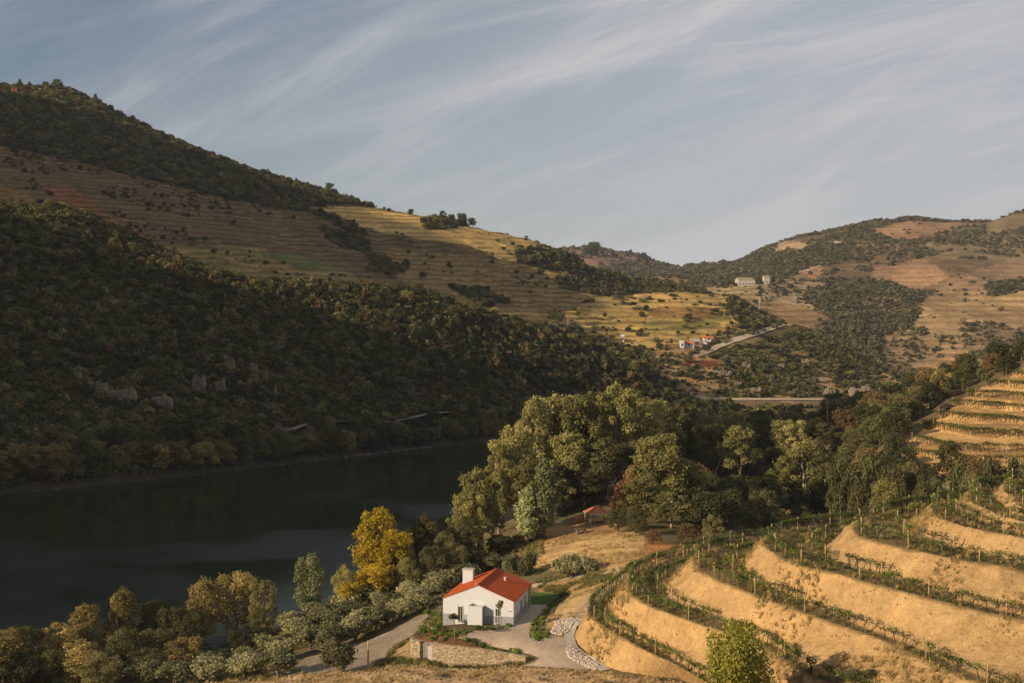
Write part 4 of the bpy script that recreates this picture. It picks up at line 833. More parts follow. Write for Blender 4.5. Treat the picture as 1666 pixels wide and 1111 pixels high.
# entrance screen block
en = MB().box(3.02, -1.0, Z0, 4.66, -.002, 2.12).build('entrance_porch', MT['white'], house)
MB().box(4.66, -.72, Z0+1, 4.675, -.1, 2.0).build('porch_door', MT['greymetal'], en)
MB().add([(3.1, -.5, 2.14), (3.75, -.5, 2.14), (3.42, -.5, 2.34), (3.1, -.3, 2.14), (3.75, -.3, 2.14), (3.42, -.3, 2.34)], [(0,1,2),(5,4,3),(0,3,4,1),(1,4,5,2),(2,5,3,0)]).build('dark_wedge', MT['darkmetal'], en)  # small dark triangular wedge on top of the entrance block
def window(x0, x1, z0, z1, rail=False):
    g = MB().box(x0, -.006, z0, x1, .0, z1).build('window', MT['glass'], house); t = .06
    MB().box(x0-.04, -.05, z0, x0+t, 0.001, z1).box(x1-t, -.05, z0, x1+.04, .001, z1).box(x0+t, -.05, z1-t, x1-t, .001, z1+.04).box(x0-.08, -.09, z0-.07, x1+.08, .001, z0).box((x0+x1)/2-.02, -.03, z0, (x0+x1)/2+.02, 0, z1-t).build('window_frame', MT['frame'], g)
    if rail:
        b = MB().box(x0-.06, -.13, 1.0, x1+.06, -.09, 1.05).box(x0-.06, -.13, z0+.1, x1+.06, -.09, z0+.14)
        for k in range(7): xx_ = x0-.06+(x1-x0+.1)*k/6; b.box(xx_, -.12, z0+.14, xx_+.022, -.10, 1.0)
        b.build('window_railing', MT['white'], g)
    return g
window(1.66, 2.28, .2, 1.9); window(5.86, 6.42, .12, 1.85, True)
g = MB().box(WD-.0, 3.6, .5, WD+.02, 4.2, 1.95).build('window', MT['glass'], house); MB().box(WD+.012, 3.54, .44, WD+.05, 3.6, 2.0).box(WD+.012, 4.2, .44, WD+.05, 4.26, 2.0).box(WD+.012, 3.6, 1.95, WD+.05, 4.2, 2.0).box(WD+.012, 3.5, .38, WD+.08, 4.3, .44).build('window_frame', MT['frame'], g)
MB().box(WD+.0, 5.6, 0, WD+.02, 6.3, 2.05).build('side_door', MT['greymetal'], house)
# rear porch: open bay with columns and end wall
for xx_ in (WD-.25, WD/2, .02): MB().box(xx_, LN-.35, Z0, xx_+.22, LN-.13, EV-.05 if xx_ != WD/2 else RG-.35).build('porch_column', MT['concrete'], house)
MB().box(.3, LN-.3, EV-.25, WD-.3, LN-.15, EV-.06).build('porch_beam', MT['white'], house)
sg = MB()                                          # small raised lettering strokes by the right corner (too small to read)
for k in range(6): sg.box(7.30+k*.075, -.022, 1.55, 7.345+k*.075, -.002, 1.60+.02*(k % 2))
sg.build('wall_sign', MT['darkmetal'], house)
# terrace slab under the house front
# ---------------------------------------------------------------- garden wall with cabinet niche
def wallseg(pts, th, m, parent, name):
    mb = MB(); n = len(pts); outer = []; top = []
    for i, (x, y, zb, zt_) in enumerate(pts):
        a = pts[max(0, i-1)]; c = pts[min(n-1, i+1)]; d = Vector((c[0]-a[0], c[1]-a[1])).normalized(); nx = Vector((-d.y, d.x))
        outer.append([(x, y, zb), (x, y, zt_), (x+nx.x*th, y+nx.y*th, zt_), (x+nx.x*th, y+nx.y*th, zb)])
    vs = [v for q_ in outer for v in q_]; fs = []
    for i in range(n-1):
        for j in range(4): fs.append((i*4+j, (i+1)*4+j, (i+1)*4+(j+1) % 4, i*4+(j+1) % 4))
    fs += [(3,2,1,0), ((n-1)*4, (n-1)*4+1, (n-1)*4+2, (n-1)*4+3)]; mb.add(vs, fs)
    return mb.build(name, MT[m], parent)
gw = empty('stone_wall', tuple(G(700,1060,6.0)))
tag(gw, 'low curved stone retaining wall in front of the white house', 'stone wall')
def rel(o, p): return (p[0]-o.location.x, p[1]-o.location.y, p[2]-o.location.z)
wp = [G(704,1046,7.35), G(722,1049,7.32), G(745,1052,7.3), G(776,1056,7.25), G(805,1060,7.2), G(832,1064,7.15), G(855,1069,7.1)]
c_ = resample([tuple(p) for p in wp], 26)
wallseg([rel(gw, (x, y, 4.6))[:2]+(4.6-gw.location.z, z-gw.location.z+.05*float(vnoise(x*2, y*2))) for x, y, z in c_], .45, 'masonry', gw, 'long_section')
lp = resample([tuple(G(667,1036,7.35)), tuple(G(668,1040,7.35)), tuple(G(681,1043,7.35)), tuple(G(683,1044,7.35))], 8)
wallseg([rel(gw, (x, y, 4.6))[:2]+(4.6-gw.location.z, z-gw.location.z) for x, y, z in lp], .45, 'masonry', gw, 'end_section')
A, B_ = G(683,1044,7.35), G(704,1046,7.35)
nb = empty('meter_cabinet', (float(A[0]), float(A[1]), 5.3), math.atan2(B_[1]-A[1], B_[0]-A[0])); wdt = float(np.linalg.norm((B_-A)[:2]))
tag(nb, 'grey metal utility cabinet set into the stone wall', 'utility cabinet')
MB().box(.02, .42, 0, wdt-.02, .5, 1.95).build('back_panel', MT['greymetal'], nb)
MB().box(.03, .1, 0, .07, .42, 1.95).box(wdt*.62, .0, 0, wdt-.02, .42, 1.72).build('side_block', MT['concrete'], nb)
for x in (.1, .1+wdt*.24): MB().box(x, .30, .05, x+wdt*.22, .34, 1.85).build('door', MT['greymetal'], nb)
MB().box(.02, -.1, -.05, wdt-.02, .42, .04).build('sill_slab', MT['concrete'], nb)
# ---------------------------------------------------------------- bed plants, young trees, posts
def bedpts(poly, n):
    q_ = [hit(*p) for p in poly]; xs = [p.x for p in q_]; ys = [p.y for p in q_]; pl = [(p.x, p.y) for p in q_]
    X = rng.uniform(min(xs), max(xs), n*6); Y = rng.uniform(min(ys), max(ys), n*6); k = inpoly(X, Y, pl); X = X[k][:n]; Y = Y[k][:n]; return np.array([(x, y, zat(x, y)) for x, y in zip(X, Y)])
def bed(name, polys, lab):
    p = np.concatenate([bedpts(q_, n) for q_, n in polys]); scatter(name, p-np.array([0, 0, .05]), scl_(len(p), .3, .95), PC['bed'], lab, 'garden plants')
bed('garden_plants', [([(676,1038),(690,1010),(718,990),(722,1008),(722,1026),(700,1042)], 90), ([(720,1028),(765,1030),(745,1038),(712,1046),(700,1042)], 50), ([(775,1022),(832,1018),(828,1024),(780,1028)], 34), ([(742,1042),(778,1046),(848,1062),(846,1066),(780,1052)], 46)], 'low green shrubs planted in the reddish beds around the white house')
bed('roadside_bed', [([(862,1020),(870,1006),(884,1000),(880,1020),(895,1034),(884,1044),(872,1044),(864,1034)], 60), ([(884,996),(892,984),(920,966),(925,970),(900,990),(888,1002)], 46)], 'dark green planting along the foot of the earth mound by the drive')
def young_tree(px, py, h, r, lab, leafm='leaf_olive'):
    b = hit(px, py); t = empty('young_tree', tuple(b)); tag(t, lab, 'young tree', 'young staked trees around the house')
    MB().tube([(0, 0, -.1), (.02, 0, h*.5), (0, 0, h)], [.035, .028, .015], 6).tube([(0, 0, h*.55), (.3*r, .1, h*.85)], [.02, .008], 5).build('trunk', MT['grey_bark'], t)
    lb_ = [(U(-.5, .5)*r, U(-.4, .4)*r, h+U(-.5, .25)*r, .5*r, .5*r, .36*r) for _ in range(6)]; V, Fc, tt = lobe_cloud(lb_, 420, .13, hole=.2, shell=.3, asp=1.6)
    o = link('crown', mesh('young_crown', V, Fc, tt), t, MT[leafm]); MB().tube([(.12, 0, -.1), (.12, 0, h*.55)], .02, 5).build('stake', MT['post_wood'], t)
young_tree(695, 1029, 2.2, .5, 'young staked tree by the wall corner next to the road', 'leaf_green')
young_tree(738, 1044, 2.7, .65, 'young staked tree whose shadow falls on the left window')
young_tree(813, 1027, 2.9, .6, 'young tree standing against the right window of the house')
def post(px, py, h, r, lab, lean=0, name='wooden_post'):
    b = hit(px, py); o = MB().tube([(0, 0, -.3), (lean, 0, h*.5), (lean*2, 0, h*.985), (lean*2, 0, h)], [r, r, r*.97, r*.8], 9).build(name, MT['post_wood']); o.location = b; return tag(o, lab, 'post')
post(599, 1083, 2.55, .09, 'tall pale wooden post at the roadside beside the big olive'); post(652, 1043, .6, .05, 'short wooden post on the grass verge left of the stone wall')
# ---------------------------------------------------------------- stone heaps and rubble beside the drive
def heap(name, polys, n, lab, s0=.09, s1=.26, lift=.16):
    p = np.concatenate([bedpts(q_, n) for q_ in polys]); p[:, 2] += rng.random(len(p))*lift
    scatter(name, p, scl_(len(p), s0, s1, (.6, .9)), PC['stone'], lab, 'stones', .6)
heap('stone_heap', [[(896,1030),(905,1012),(922,1007),(936,1009),(925,1030),(912,1034)]], 850, 'heap of pale broken stones above the drive')
heap('drain_stones', [[(921,1060),(928,1053),(945,1066),(960,1076),(978,1086),(968,1090),(945,1082),(928,1072)]], 850, 'band of pale rubble along the concrete drain')
heap('bed_edging', [[(862,1036),(868,1045),(884,1048),(896,1038),(890,1034),(882,1041),(872,1041)], [(596,1046),(640,1028),(642,1026),(598,1043)]], 90, 'loose edging stones around the beds and road', .06, .15, .03)
# ---------------------------------------------------------------- gazebo under the gum trees
b = hit(972, 850); gz = empty('gazebo', tuple(b), .25); tag(gz, 'small open hut with a red pyramid roof under the gum trees', 'gazebo')
mb = MB(); w = 1.75; mb.add([(-w, -w, 1.55), (w, -w, 1.55), (w, w, 1.55), (-w, w, 1.55), (0, 0, 2.75)], [(0,1,4),(1,2,4),(2,3,4),(3,0,4),(3,2,1,0)]); mb.build('roof', MT['tile'], gz)
MB().box(-w-.02, -w-.02, 1.45, w+.02, w+.02, 1.545).build('roof_edge', MT['frame'], gz)
for x in (-1, 1):
    for y in (-1, 1): MB().tube([(x*1.5, y*1.5, -.5), (x*1.5, y*1.5, 1.5)], .07, 8).build('post', MT['post_wood'], gz)
for sgn in (-1, 1): MB().box(-1.1, sgn*.9-.15, .38, 1.1, sgn*.9+.15, .44).box(-.9, sgn*.9-.1, -.3, -.8, sgn*.9+.1, .38).box(.8, sgn*.9-.1, -.3, .9, sgn*.9+.1, .38).build('bench', MT['post_wood'], gz)
# ---------------------------------------------------------------- far buildings
def cottage(px, py, w, d, h, rh, rz, lab, wallm='white', roofm='tile', name='farm_building', cat='building', chim=False, gable=True, group=None):
    b = hit(px, py)
    if b is None: return
    t = empty(name, tuple(b), rz); tag(t, lab, cat, group)
    if gable:
        MB().prism([(-w/2, -3), (w/2, -3), (w/2, h), (-w/2, h)], 0, d).build('wall', MT[wallm], t)
        r = MB().add([(-w/2-.3, -.3, h+.02), (w/2+.3, -.3, h+.02), (w/2+.3, d/2, h+rh), (-w/2-.3, d/2, h+rh), (-w/2-.3, d+.3, h+.02), (w/2+.3, d+.3, h+.02), (-w/2-.3, d/2, h+rh-.25), (w/2+.3, d/2, h+rh-.25)], [(0,1,2,3),(3,2,5,4),(0,3,6),(6,3,4),(1,7,2),(7,5,2),(6,7,1,0),(7,6,4,5)]).build('roof', MT[roofm], t)
        for sx_ in (-w/2, w/2-.2): MB().add([(sx_, 0, h), (sx_, d, h), (sx_, d/2, h+rh-.3), (sx_+.2, 0, h), (sx_+.2, d, h), (sx_+.2, d/2, h+rh-.3)], [(2,1,0),(3,4,5),(0,1,4,3),(1,2,5,4),(2,0,3,5)]).build('gable', MT[wallm], t)
        if chim: MB().box(w*.2, d*.35, h, w*.2+.7, d*.35+.7, h+rh+1).build('chimney', MT[wallm], r)
    else:
        MB().box(-w/2, 0, -3, w/2, d, h).build('wall', MT[wallm], t); MB().box(-w/2-.1, -.1, h, w/2+.1, d+.1, h+.2).build('roof', MT[roofm], t)
    k = max(1, int(w/2.4))
    for i in range(k):
        x = -w/2+(i+.5)*w/k; f_ = MB().box(x-.4, -.04, .9, x+.4, 0, 2.0).build('window' if i else 'door', MT['darkmetal'], t)
cottage(1110, 566, 1.7, 3, 3.4, .3, 0, 'small white end block of the farm, left of the red roofed wing', 'white', 'white', gable=False)
cottage(1121, 566, 4.6, 3.6, 1.9, 1.5, 0, 'white farmhouse wing with a bright orange tiled roof on the low hill', 'white')
cottage(1133, 563, 4.2, 3.4, 2.0, 1.6, .35, 'tan stone barn in the middle of the low hill farm', 'masonry', 'concrete')
cottage(1140, 565, 1.6, 2.2, 2.6, .3, 0, 'narrow tan stone tower beside the barn of the low hill farm', 'masonry', 'masonry', gable=False)
cottage(1153, 556, 4.6, 3.0, 1.5, 1.2, .1, 'long orange roofed shed at the right end of the low hill farm', 'white')
cottage(1148, 560, 1.4, 2, 1.8, .2, 0, 'tiny white hut below the orange roofed shed of the farm', 'white', 'white', gable=False)
cottage(1013, 556, 1.3, 1.3, 2.6, .8, 0, 'tiny white square dovecote standing alone among the scrub', 'white', 'white', 'dovecote', 'dovecote')
cottage(1215, 465, 13, 9, 4.5, 1.8, .1, 'long pale ruined stone house on the knoll of the sunlit mountain', 'concrete', 'masonry', 'stone_house', 'house')
cottage(1248, 462, 4.5, 4.5, 5, 1.5, .1, 'small pale house standing right of the long stone house on the knoll', 'concrete', 'masonry', 'stone_house', 'house')
cottage(1322, 458, 5, 4, 3, 1.5, .1, 'small brownish hut on the slope between the knoll houses and the red vineyard', 'masonry', 'tile', 'stone_house', 'house')
cottage(23, 153, 3.2, 3, 3.6, .4, .4, 'orange painted block of a house near the top of the left mountain', 'tile', 'tile', 'hilltop_house', 'house', gable=False, group='houses on the left mountain top')
cottage(25, 141, 6, 4, 2.2, 1.4, .1, 'tan tiled house on the crest at the very top left', 'masonry', 'tile', 'hilltop_house', 'house', group='houses on the left mountain top')
cottage(60, 150, 4, 4, 1.8, .8, .1, 'small greyish hut on the crest of the left mountain', 'concrete', 'concrete', 'hilltop_house', 'house', group='houses on the left mountain top')
cottage(88, 166, 3.2, 3, 2.0, .3, .3, 'small pale pink block below the crest of the left mountain', 'white', 'tile', 'hilltop_house', 'house', gable=False, group='houses on the left mountain top')
# poles and masts
def pole(px, py, h, lab, arms=True, r=.09, m='post_wood', lat=False):
    b = hit(px, py)
    if b is None: return
    t = empty('utility_pole', tuple(b)); tag(t, lab, 'pole')
    if lat:
        mb = MB()
        for s_ in ((-1, -1), (1, -1), (1, 1), (-1, 1)): mb.tube([(s_[0]*h*.07, s_[1]*h*.07, -1), (s_[0]*h*.02, s_[1]*h*.02, h*.75), (0, 0, h)], r*.7, 4)
        for k in range(7):
            z = h*k/8; w_ = h*(.07-.06*k/8); w2 = h*(.07-.06*(k+1)/8); mb.tube([(-w_, -w_, z), (w2, -w2, z+h/8)], r*.4, 3).tube([(w_, -w_, z), (-w2, -w2, z+h/8)], r*.4, 3).tube([(-w_, w_, z), (-w2, -w2, z+h/8)], r*.4, 3)
        mb.build('lattice', MT['wire'], t)
        for k in (.72, .86): MB().tube([(-h*.12, 0, h*k), (h*.12, 0, h*k)], r*.6, 4).build('crossarm', MT['wire'], t)
    else:
        MB().tube([(0, 0, -1), (0, 0, h)], [r, r*.7], 6).build('pole', MT[m], t)
        if arms: MB().box(-.6, -.05, h-.5, .6, .05, h-.38).build('crossarm', MT[m], t)
pole(1346, 712, 8.5, 'tall thin reddish pole rising in front of the railway terrace'); pole(1236, 503, 9, 'slim pole on the lower right of the knoll field', m='concrete', r=.2)
pole(816, 372, 9, 'faint mast standing on the skyline right of the dark oaks', lat=True, r=.09); pole(780, 431, 11, 'thin lattice pylon on the sunlit terraces of the shoulder', lat=True, r=.1)
pole(766, 455, 6, 'lower thin pole in the shaded vineyard below the pylon', m='concrete', r=.1); pole(924, 538, 7, 'thin pole standing at the edge of the mountain shadow', m='concrete', r=.09)
# rock outcrops
def outcrop(px, py, w, h, d, lab, n=4, m='rock', dark=False):
    b = hit(px, py)
    if b is None: return
    mb_ = None; vs = []; fs = []
    for i in range(n):
        rm = rock_mesh('r', m, U(0, 90), 3, .30, (w/n*U(.7, 1.1), d*.6, h*U(.45, .75))); ox = (i-(n-1)/2)*w/n; oz = U(0, .3)*h; k = len(vs)
        vs += [(v.co.x+ox, v.co.y+U(-.01, .01), v.co.z+oz) for v in rm.vertices]; fs += [tuple(j+k for j in p_.vertices) for p_ in rm.polygons]
    o = link('rock_outcrop', mesh('rock_outcrop', vs, fs), None, MT[m]); o.location = b+Vector((0, -.6, h*.45)); return tag(o, lab, 'rock outcrop', 'rock outcrops on the far bank')
for a in [(325,640,3.6,4.2,2.0,'largest grey ribbed outcrop in the shaded scrub'),(376,607,2.2,3.4,1.6,'pale upright outcrop at the left of the upper rock group'),(414,608,2.2,2.8,1.5,'pale outcrop between two others high above the shore road'),(359,642,2.4,3.6,1.5,'pale slanting outcrop just right of the ribbed one'),
          (432,622,1.2,3.0,1.2,'narrow upright rock at the right of the group'),(448,645,1.0,3.2,1.0,'thin rock sliver low above the shore road'),(367,588,1.0,1.6,1.0,'tiny rock above the upright outcrop'),(392,592,1.4,1.2,1.0,'small flat rock between the upper outcrops'),(405,597,1.3,1.2,1.0,'small rounded rock topping the middle outcrop'),
          (172,480,2.2,2.0,1.2,'pale rock high in the left scrub'),(183,498,3.4,1.6,1.4,'broad low rock just under the high pale one'),(254,495,1.6,1.2,1.0,'small pale rock alone in the upper scrub'),(128,620,1.8,2.2,1.2,'pale rock at the left above the rocky brown slope'),(332,557,1.6,.9,.8,'small flat rock in the mid slope scrub'),
          (200,655,7,3.0,2,'dark brown crag on the bare slope left of the road'),(265,665,5,3.0,2,'brown crag at the right end of the bare slope'),(168,645,3,3.5,2,'upright brown crag at the left of the bare slope'),(495,635,2,1.6,1,'small rock right of the outcrop group')]:
    outcrop(*a)
for a in [(1398,648,8,3.6,4,'big sunlit cliff above the railway terrace',3),(1425,648,3.4,3.4,3,'pale cliff face right of the big one',2),(1350,650,4,4,3,'dark cliff wedge behind the railway terrace',3),(1215,600,3,2,2,'pale boulders in the scrub below the farm',4),(1180,612,5,2,2,'row of pale boulders on the bare slope',5),(1163,608,3,1.5,2,'tan boulders at the left of the boulder row',3),(1130,596,2,1,1,'small pale boulder below the farm track',2),(1230,640,4,2,2,'boulders low on the scrub hill',4),(1270,600,3,2,2,'boulders among dark scrub right of centre',3),(1200,628,3,1.6,2,'pale boulders just above the embankment',3),(1310,592,3,2,2,'boulders on the scrub ridge',3)]:
    outcrop(*a)
p = []; lab = 'low rocks along the waterline of the far bank'
for px in np.r_[np.linspace(560, 702, 60), np.linspace(240, 260, 10), np.linspace(0, 900, 50)]:
    D = sh(px)+U(-1.2, .8); p.append(Z(px, .1, D))
p = np.array(p); scatter('shore_rocks', p, scl_(len(p), .2, .6, (.5, .8)), PC['rock'], lab, 'rocks', .4)
# picnic table and log on the field
b = hit(945, 868); t = empty('picnic_table', tuple(b), .3); tag(t, 'small dark picnic table in the tree shade on the sandy field', 'picnic table')
MB().box(-.9, -.4, .7, .9, .4, .76).build('table_top', MT['grey_bark'], t)
for x in (-.7, .6): MB().box(x, -.35, -.1, x+.1, .35, .7).build('leg', MT['grey_bark'], t)
for y in (-.75, .55): MB().box(-.9, y, .4, .9, y+.22, .45).box(-.6, y+.06, -.1, -.5, y+.16, .4).box(.5, y+.06, -.1, .6, y+.16, .4).build('bench_seat', MT['grey_bark'], t)
# ---------------------------------------------------------------- individual trees
KIND = {'gum_tree': 'tree', 'open_gum': 'tree', 'feathery_tree': 'tree', 'river_tree': 'tree', 'green_tree': 'tree', 'yellow_tree': 'tree', 'poplar': 'tree', 'olive_tree': 'olive tree', 'big_shrub': 'shrub',
        'round_bush_tree': 'tree', 'oak': 'tree', 'scrub_tree': 'tree', 'orange_tree': 'tree', 'bare_tree': 'tree', 'conifer': 'conifer'}
NAME = {'round_bush_tree': 'small_tree', 'green_tree': 'broadleaf_tree', 'river_tree': 'willow', 'oak': 'oak_tree', 'scrub_tree': 'broadleaf_tree', 'yellow_tree': 'autumn_tree', 'orange_tree': 'autumn_tree', 'open_gum': 'gum_tree'}
UNIT = 6.0
TREES = []
def tree(kind, loc, h, w, label, group=None, mat=None, parts=True, i=None, sink=0.0):
    ps = PR[kind]; cm, tm, H, Wd = ps[i % len(ps) if i is not None else random.randrange(len(ps))]
    sz = h/H; sx = w/Wd if w else sz
    key = (cm.name, mat)
    if mat:
        if key not in MESHV: c2 = cm.copy(); c2.materials[0] = MT[mat]; MESHV[key] = c2
        cm = MESHV[key]
    nm = NAME.get(kind, kind); rz = U(0, 6.28) if kind not in ('poplar', 'big_shrub') else 0
    if tm is None or not parts:
        o = link(nm, cm); o.location = loc; o.scale = (sx, sx, sz); o.rotation_euler.z = rz; return tag(o, label, KIND[kind], group)
    t = empty(nm, tuple(loc), rz); t.scale = (sx, sx, sz); tag(t, label, KIND[kind], group)
    link('crown', cm, t); link('trunk', tm, t); return t
MESHV = {}
def T(kind, px, D, top, wpx, label, group=None, mat=None, i=None):
    X = (px-CX)/F*D; z = zat(X, D); z = max(z, -.2); h = CAMZ-(top-HY)/F*D-z; return tree(kind, (X, D, z), max(h, 1), wpx/F*D, label, group, mat, True, i)
def TB(kind, px, py, hpx, wpx, label, group=None, mat=None, i=None):
    b = hit(px, py); return tree(kind, b, hpx/F*b.y, wpx/F*b.y, label, group, mat, True, i)
g1 = 'trees along the near river bank'
for a in [
 ('river_tree',-30,128,1030,140,'golden willow cut by the left frame edge at the bottom'),('river_tree',18,137,1017,95,'golden brown willow leftmost on the near bank'),('green_tree',48,139,1013,60,'small greenish tree second from the left on the near bank'),('river_tree',92,141,1010,80,'feathery tan willow left of the tall golden one','leaf_gold'),
 ('river_tree',140,143,978,75,'rusty golden tree with ragged top on the near bank'),('river_tree',198,146,952,72,'tallest ragged golden tree on the left part of the near bank'),('green_tree',248,149,970,62,'fresh green topped tree between golden willows'),('river_tree',280,147,985,62,'low tan willow beside the green topped tree'),
 ('river_tree',330,153,936,80,'broad golden feathery willow right of the green topped tree'),('river_tree',385,156,926,88,'widest golden brown willow overhanging the water'),('green_tree',428,151,936,52,'dark slim tree right of the widest golden willow','leaf_scrub'),
 ('green_tree',62,130,1046,100,'dark shaded tree low in the left corner','leaf_scrub'),('river_tree',130,131,1038,90,'bronze tree low in the left corner beside the dark one','leaf_gold'),('green_tree',200,135,1020,90,'dark olive coloured tree below the tallest golden one','leaf_scrub'),('green_tree',262,138,1018,80,'dark bushy tree under the green topped one','leaf_scrub'),
 ('green_tree',315,143,992,70,'dark tree under the broad feathery willow','leaf_scrub'),('river_tree',300,136,1035,75,'rust tinted low willow near the water gap','leaf_gold'),('green_tree',5,126,1075,110,'dark tree in the very corner at the bottom left','leaf_scrub'),('green_tree',165,127,1062,90,'dark low tree at the bottom behind the olives','leaf_scrub'),('green_tree',238,131,1052,80,'dark low tree beside the bottom olives','leaf_scrub'),
 ('green_tree',420,146,985,45,'small dark tree at the waters edge left of the poplar'),('green_tree',398,142,1015,60,'low grey green tree beneath the slim dark tree','leaf_scrub')]:
    T(*a[:6], g1, *(a[6:] or [None]))
T('poplar', 503, 164, 893, 62, 'two headed pale green poplar standing alone against the water')
T('green_tree', 560, 163, 918, 45, 'small green tree with drooping top between poplar and yellow tree'); T('yellow_tree', 568, 162, 945, 48, 'low yellow tree at the foot of the tall yellow one')
T('yellow_tree', 612, 172, 824, 84, 'tall bright yellow autumn tree by the river', None, None, 0); T('yellow_tree', 640, 169, 858, 78, 'right flank of yellow foliage beside the tall yellow tree', None, None, 1); T('yellow_tree', 606, 164, 915, 80, 'lower broad yellow tree in front of the tall one', None, None, 1)
g2 = 'green trees behind the olive grove'
for a in [('green_tree',655,173,858,50,'slim green tree touching the right side of the yellow tree'),('green_tree',690,175,835,62,'rounded green tree left of the pair beside the house chimney'),('green_tree',664,164,905,50,'low green tree in front of the slim one'),('green_tree',722,173,862,50,'short green tree between two taller rounded ones'),
          ('green_tree',743,177,832,56,'rounded green tree directly above the chimney'),('green_tree',704,166,885,55,'dark low tree left above the chimney','leaf_scrub'),('green_tree',735,168,880,55,'low dense tree above the chimney','leaf_scrub'),('green_tree',770,176,868,50,'low green tree at the foot of the narrow gum'),
          ('green_tree',812,180,868,55,'low green tree beneath the pale feathery tree','leaf_scrub'),('green_tree',790,170,895,42,'low bushy tree right above the house ridge')]:
    T(*a[:6], g2, *(a[6:] or [None]))
g3 = 'gum trees of the grove'
for a in [('gum_tree',778,184,758,90,'narrow gum tree standing alone left of the grove'),('gum_tree',765,180,800,65,'short gum tree leaning towards the river'),('gum_tree',812,200,720,82,'gum tree on the left edge of the grove over the water'),('gum_tree',842,205,686,92,'second gum tree from the left edge of the grove'),('open_gum',872,212,642,72,'thin topped gum with bare twigs poking above the left of the grove'),
          ('gum_tree',905,218,636,107,'tall dense gum left of the grove centre'),('gum_tree',940,214,640,100,'tall gum just left of the highest crown'),('gum_tree',962,222,632,97,'gum with a domed crown near the grove centre'),('gum_tree',1002,218,620,110,'highest gum crown of the grove'),('gum_tree',1040,226,645,100,'gum tree right of the highest crown'),('gum_tree',1072,236,650,95,'dark gum in the shaded right half of the grove'),
          ('gum_tree',1108,242,655,90,'gum at the right shoulder of the grove'),('gum_tree',1130,244,684,75,'rightmost lower gum of the main grove'),('gum_tree',870,198,745,82,'lower gum filling the left middle of the grove'),('gum_tree',925,206,700,100,'mid height gum in front of the tall centre ones'),('gum_tree',985,206,712,105,'mid height gum left of the orange foliage','leaf_scrub'),
          ('gum_tree',1030,212,715,75,'dark gum behind the orange foliage','leaf_scrub'),('gum_tree',1072,192,702,110,'large front gum at the right of the sandy field'),('gum_tree',1112,196,745,92,'front gum with reddish dead leaves at its side'),('gum_tree',1045,186,775,80,'low front gum leaning over the field edge'),('gum_tree',1092,183,800,87,'lowest front gum above the vineyard corner'),
          ('gum_tree',950,203,765,87,'shaded gum directly above the gazebo','leaf_scrub'),('gum_tree',905,199,775,70,'shaded gum left of the gazebo','leaf_scrub')]:
    T(*a[:6], g3, *(a[6:] or [None]))
T('feathery_tree', 886, 183, 742, 62, 'pale bluish green feathery tree in front of the gums', None, None, 0); T('feathery_tree', 858, 182, 790, 60, 'lower pale feathery tree left of the taller one', None, None, 1)
T('orange_tree', 1010, 192, 775, 46, 'small tree with rusty orange leaves beside the gazebo'); T('orange_tree', 1030, 196, 748, 40, 'orange leaved tree reaching up between two gums'); T('orange_tree', 1142, 215, 752, 50, 'rust red small tree between the grove and the white trunk gums'); TB('orange_tree', 1062, 886, 26, 34, 'low orange bush at the foot of the front gum'); TB('orange_tree', 938, 852, 16, 30, 'tiny orange leaved bush behind the picnic table')
TB('green_tree', 1005, 866, 40, 45, 'dark bush right of the gazebo', None, 'leaf_scrub'); TB('green_tree', 1035, 872, 50, 50, 'bushy dark tree between gazebo and orange bush', None, 'leaf_scrub'); TB('scrub_tree', 1120, 884, 34, 44, 'brownish low shrub at the far corner of the vineyard', None, 'leaf_brown')
g4 = 'gums with white trunks'
for a in [('open_gum',1165,232,688,66,'gum with a short white trunk right of the grove'),('open_gum',1202,226,690,72,'gum with a slim white trunk in front of the dark ravine'),('open_gum',1305,212,722,84,'gum with the longest bright white trunk above the vineyard'),('open_gum',1278,214,748,60,'forked gum left of the longest white trunk'),('open_gum',1345,222,752,52,'gum right of the longest white trunk'),
          ('gum_tree',1150,258,668,60,'dark crowned gum behind the short white trunk'),('gum_tree',1190,262,664,70,'broad gum below the railway terrace'),('gum_tree',1232,268,672,64,'gum left of the olive coloured crown'),('gum_tree',1285,262,680,70,'pale olive crowned gum in the ravine'),('gum_tree',1340,264,688,66,'rounded gum in the middle of the ravine','leaf_scrub')]:
    T(*a[:6], g4, *(a[6:] or [None]))
# woodland filling the ravine and the flank of the right hill
g5 = 'woodland trees in the ravine'
PLACES = []
def wood(n, poly, sizes, kinds, spacing, ymin=0):
    xs = [p[0] for p in poly]; ys = [p[1] for p in poly]; c = 0; tries = 0
    while c < n and tries < n*60:
        tries += 1; px, py = U(min(xs), max(xs)), U(min(ys), max(ys))
        if not inpoly(np.array([px]), np.array([py]), poly)[0]: continue
        b = hit(px, py)
        if b is None or b.y > 420 or any((b.x-q_[0])**2+(b.y-q_[1])**2 < spacing**2 for q_ in PLACES): continue
        PLACES.append((b.x, b.y)); c += 1; k = random.choice(kinds); h = U(*sizes)
        col_ = {'oak': ('dark green', None), 'scrub_tree': ('olive green', None), 'orange_tree': ('rusty orange', None), 'green_tree': ('yellow green', None), 'bare_tree': ('leafless brown', None), 'yellow_tree': ('yellow', None)}[k][0]
        wh = 'in the dark ravine below the vineyard' if b.y < 235 else ('on the wooded flank of the right hill' if px > 1360 else 'in the ravine below the railway terrace')
        mt_ = None
        if k == 'scrub_tree' and random.random() < .34: mt_ = 'leaf_brown'; col_ = 'brownish'
        elif k == 'scrub_tree' and random.random() < .2: mt_ = 'leaf_gold'; col_ = 'golden brown'
        tree(k, (b.x, b.y, b.z-.2), h, h*U(.85, 1.25), '%s rounded tree %s' % (col_, wh), '%s trees %s' % (col_, wh), mt_)
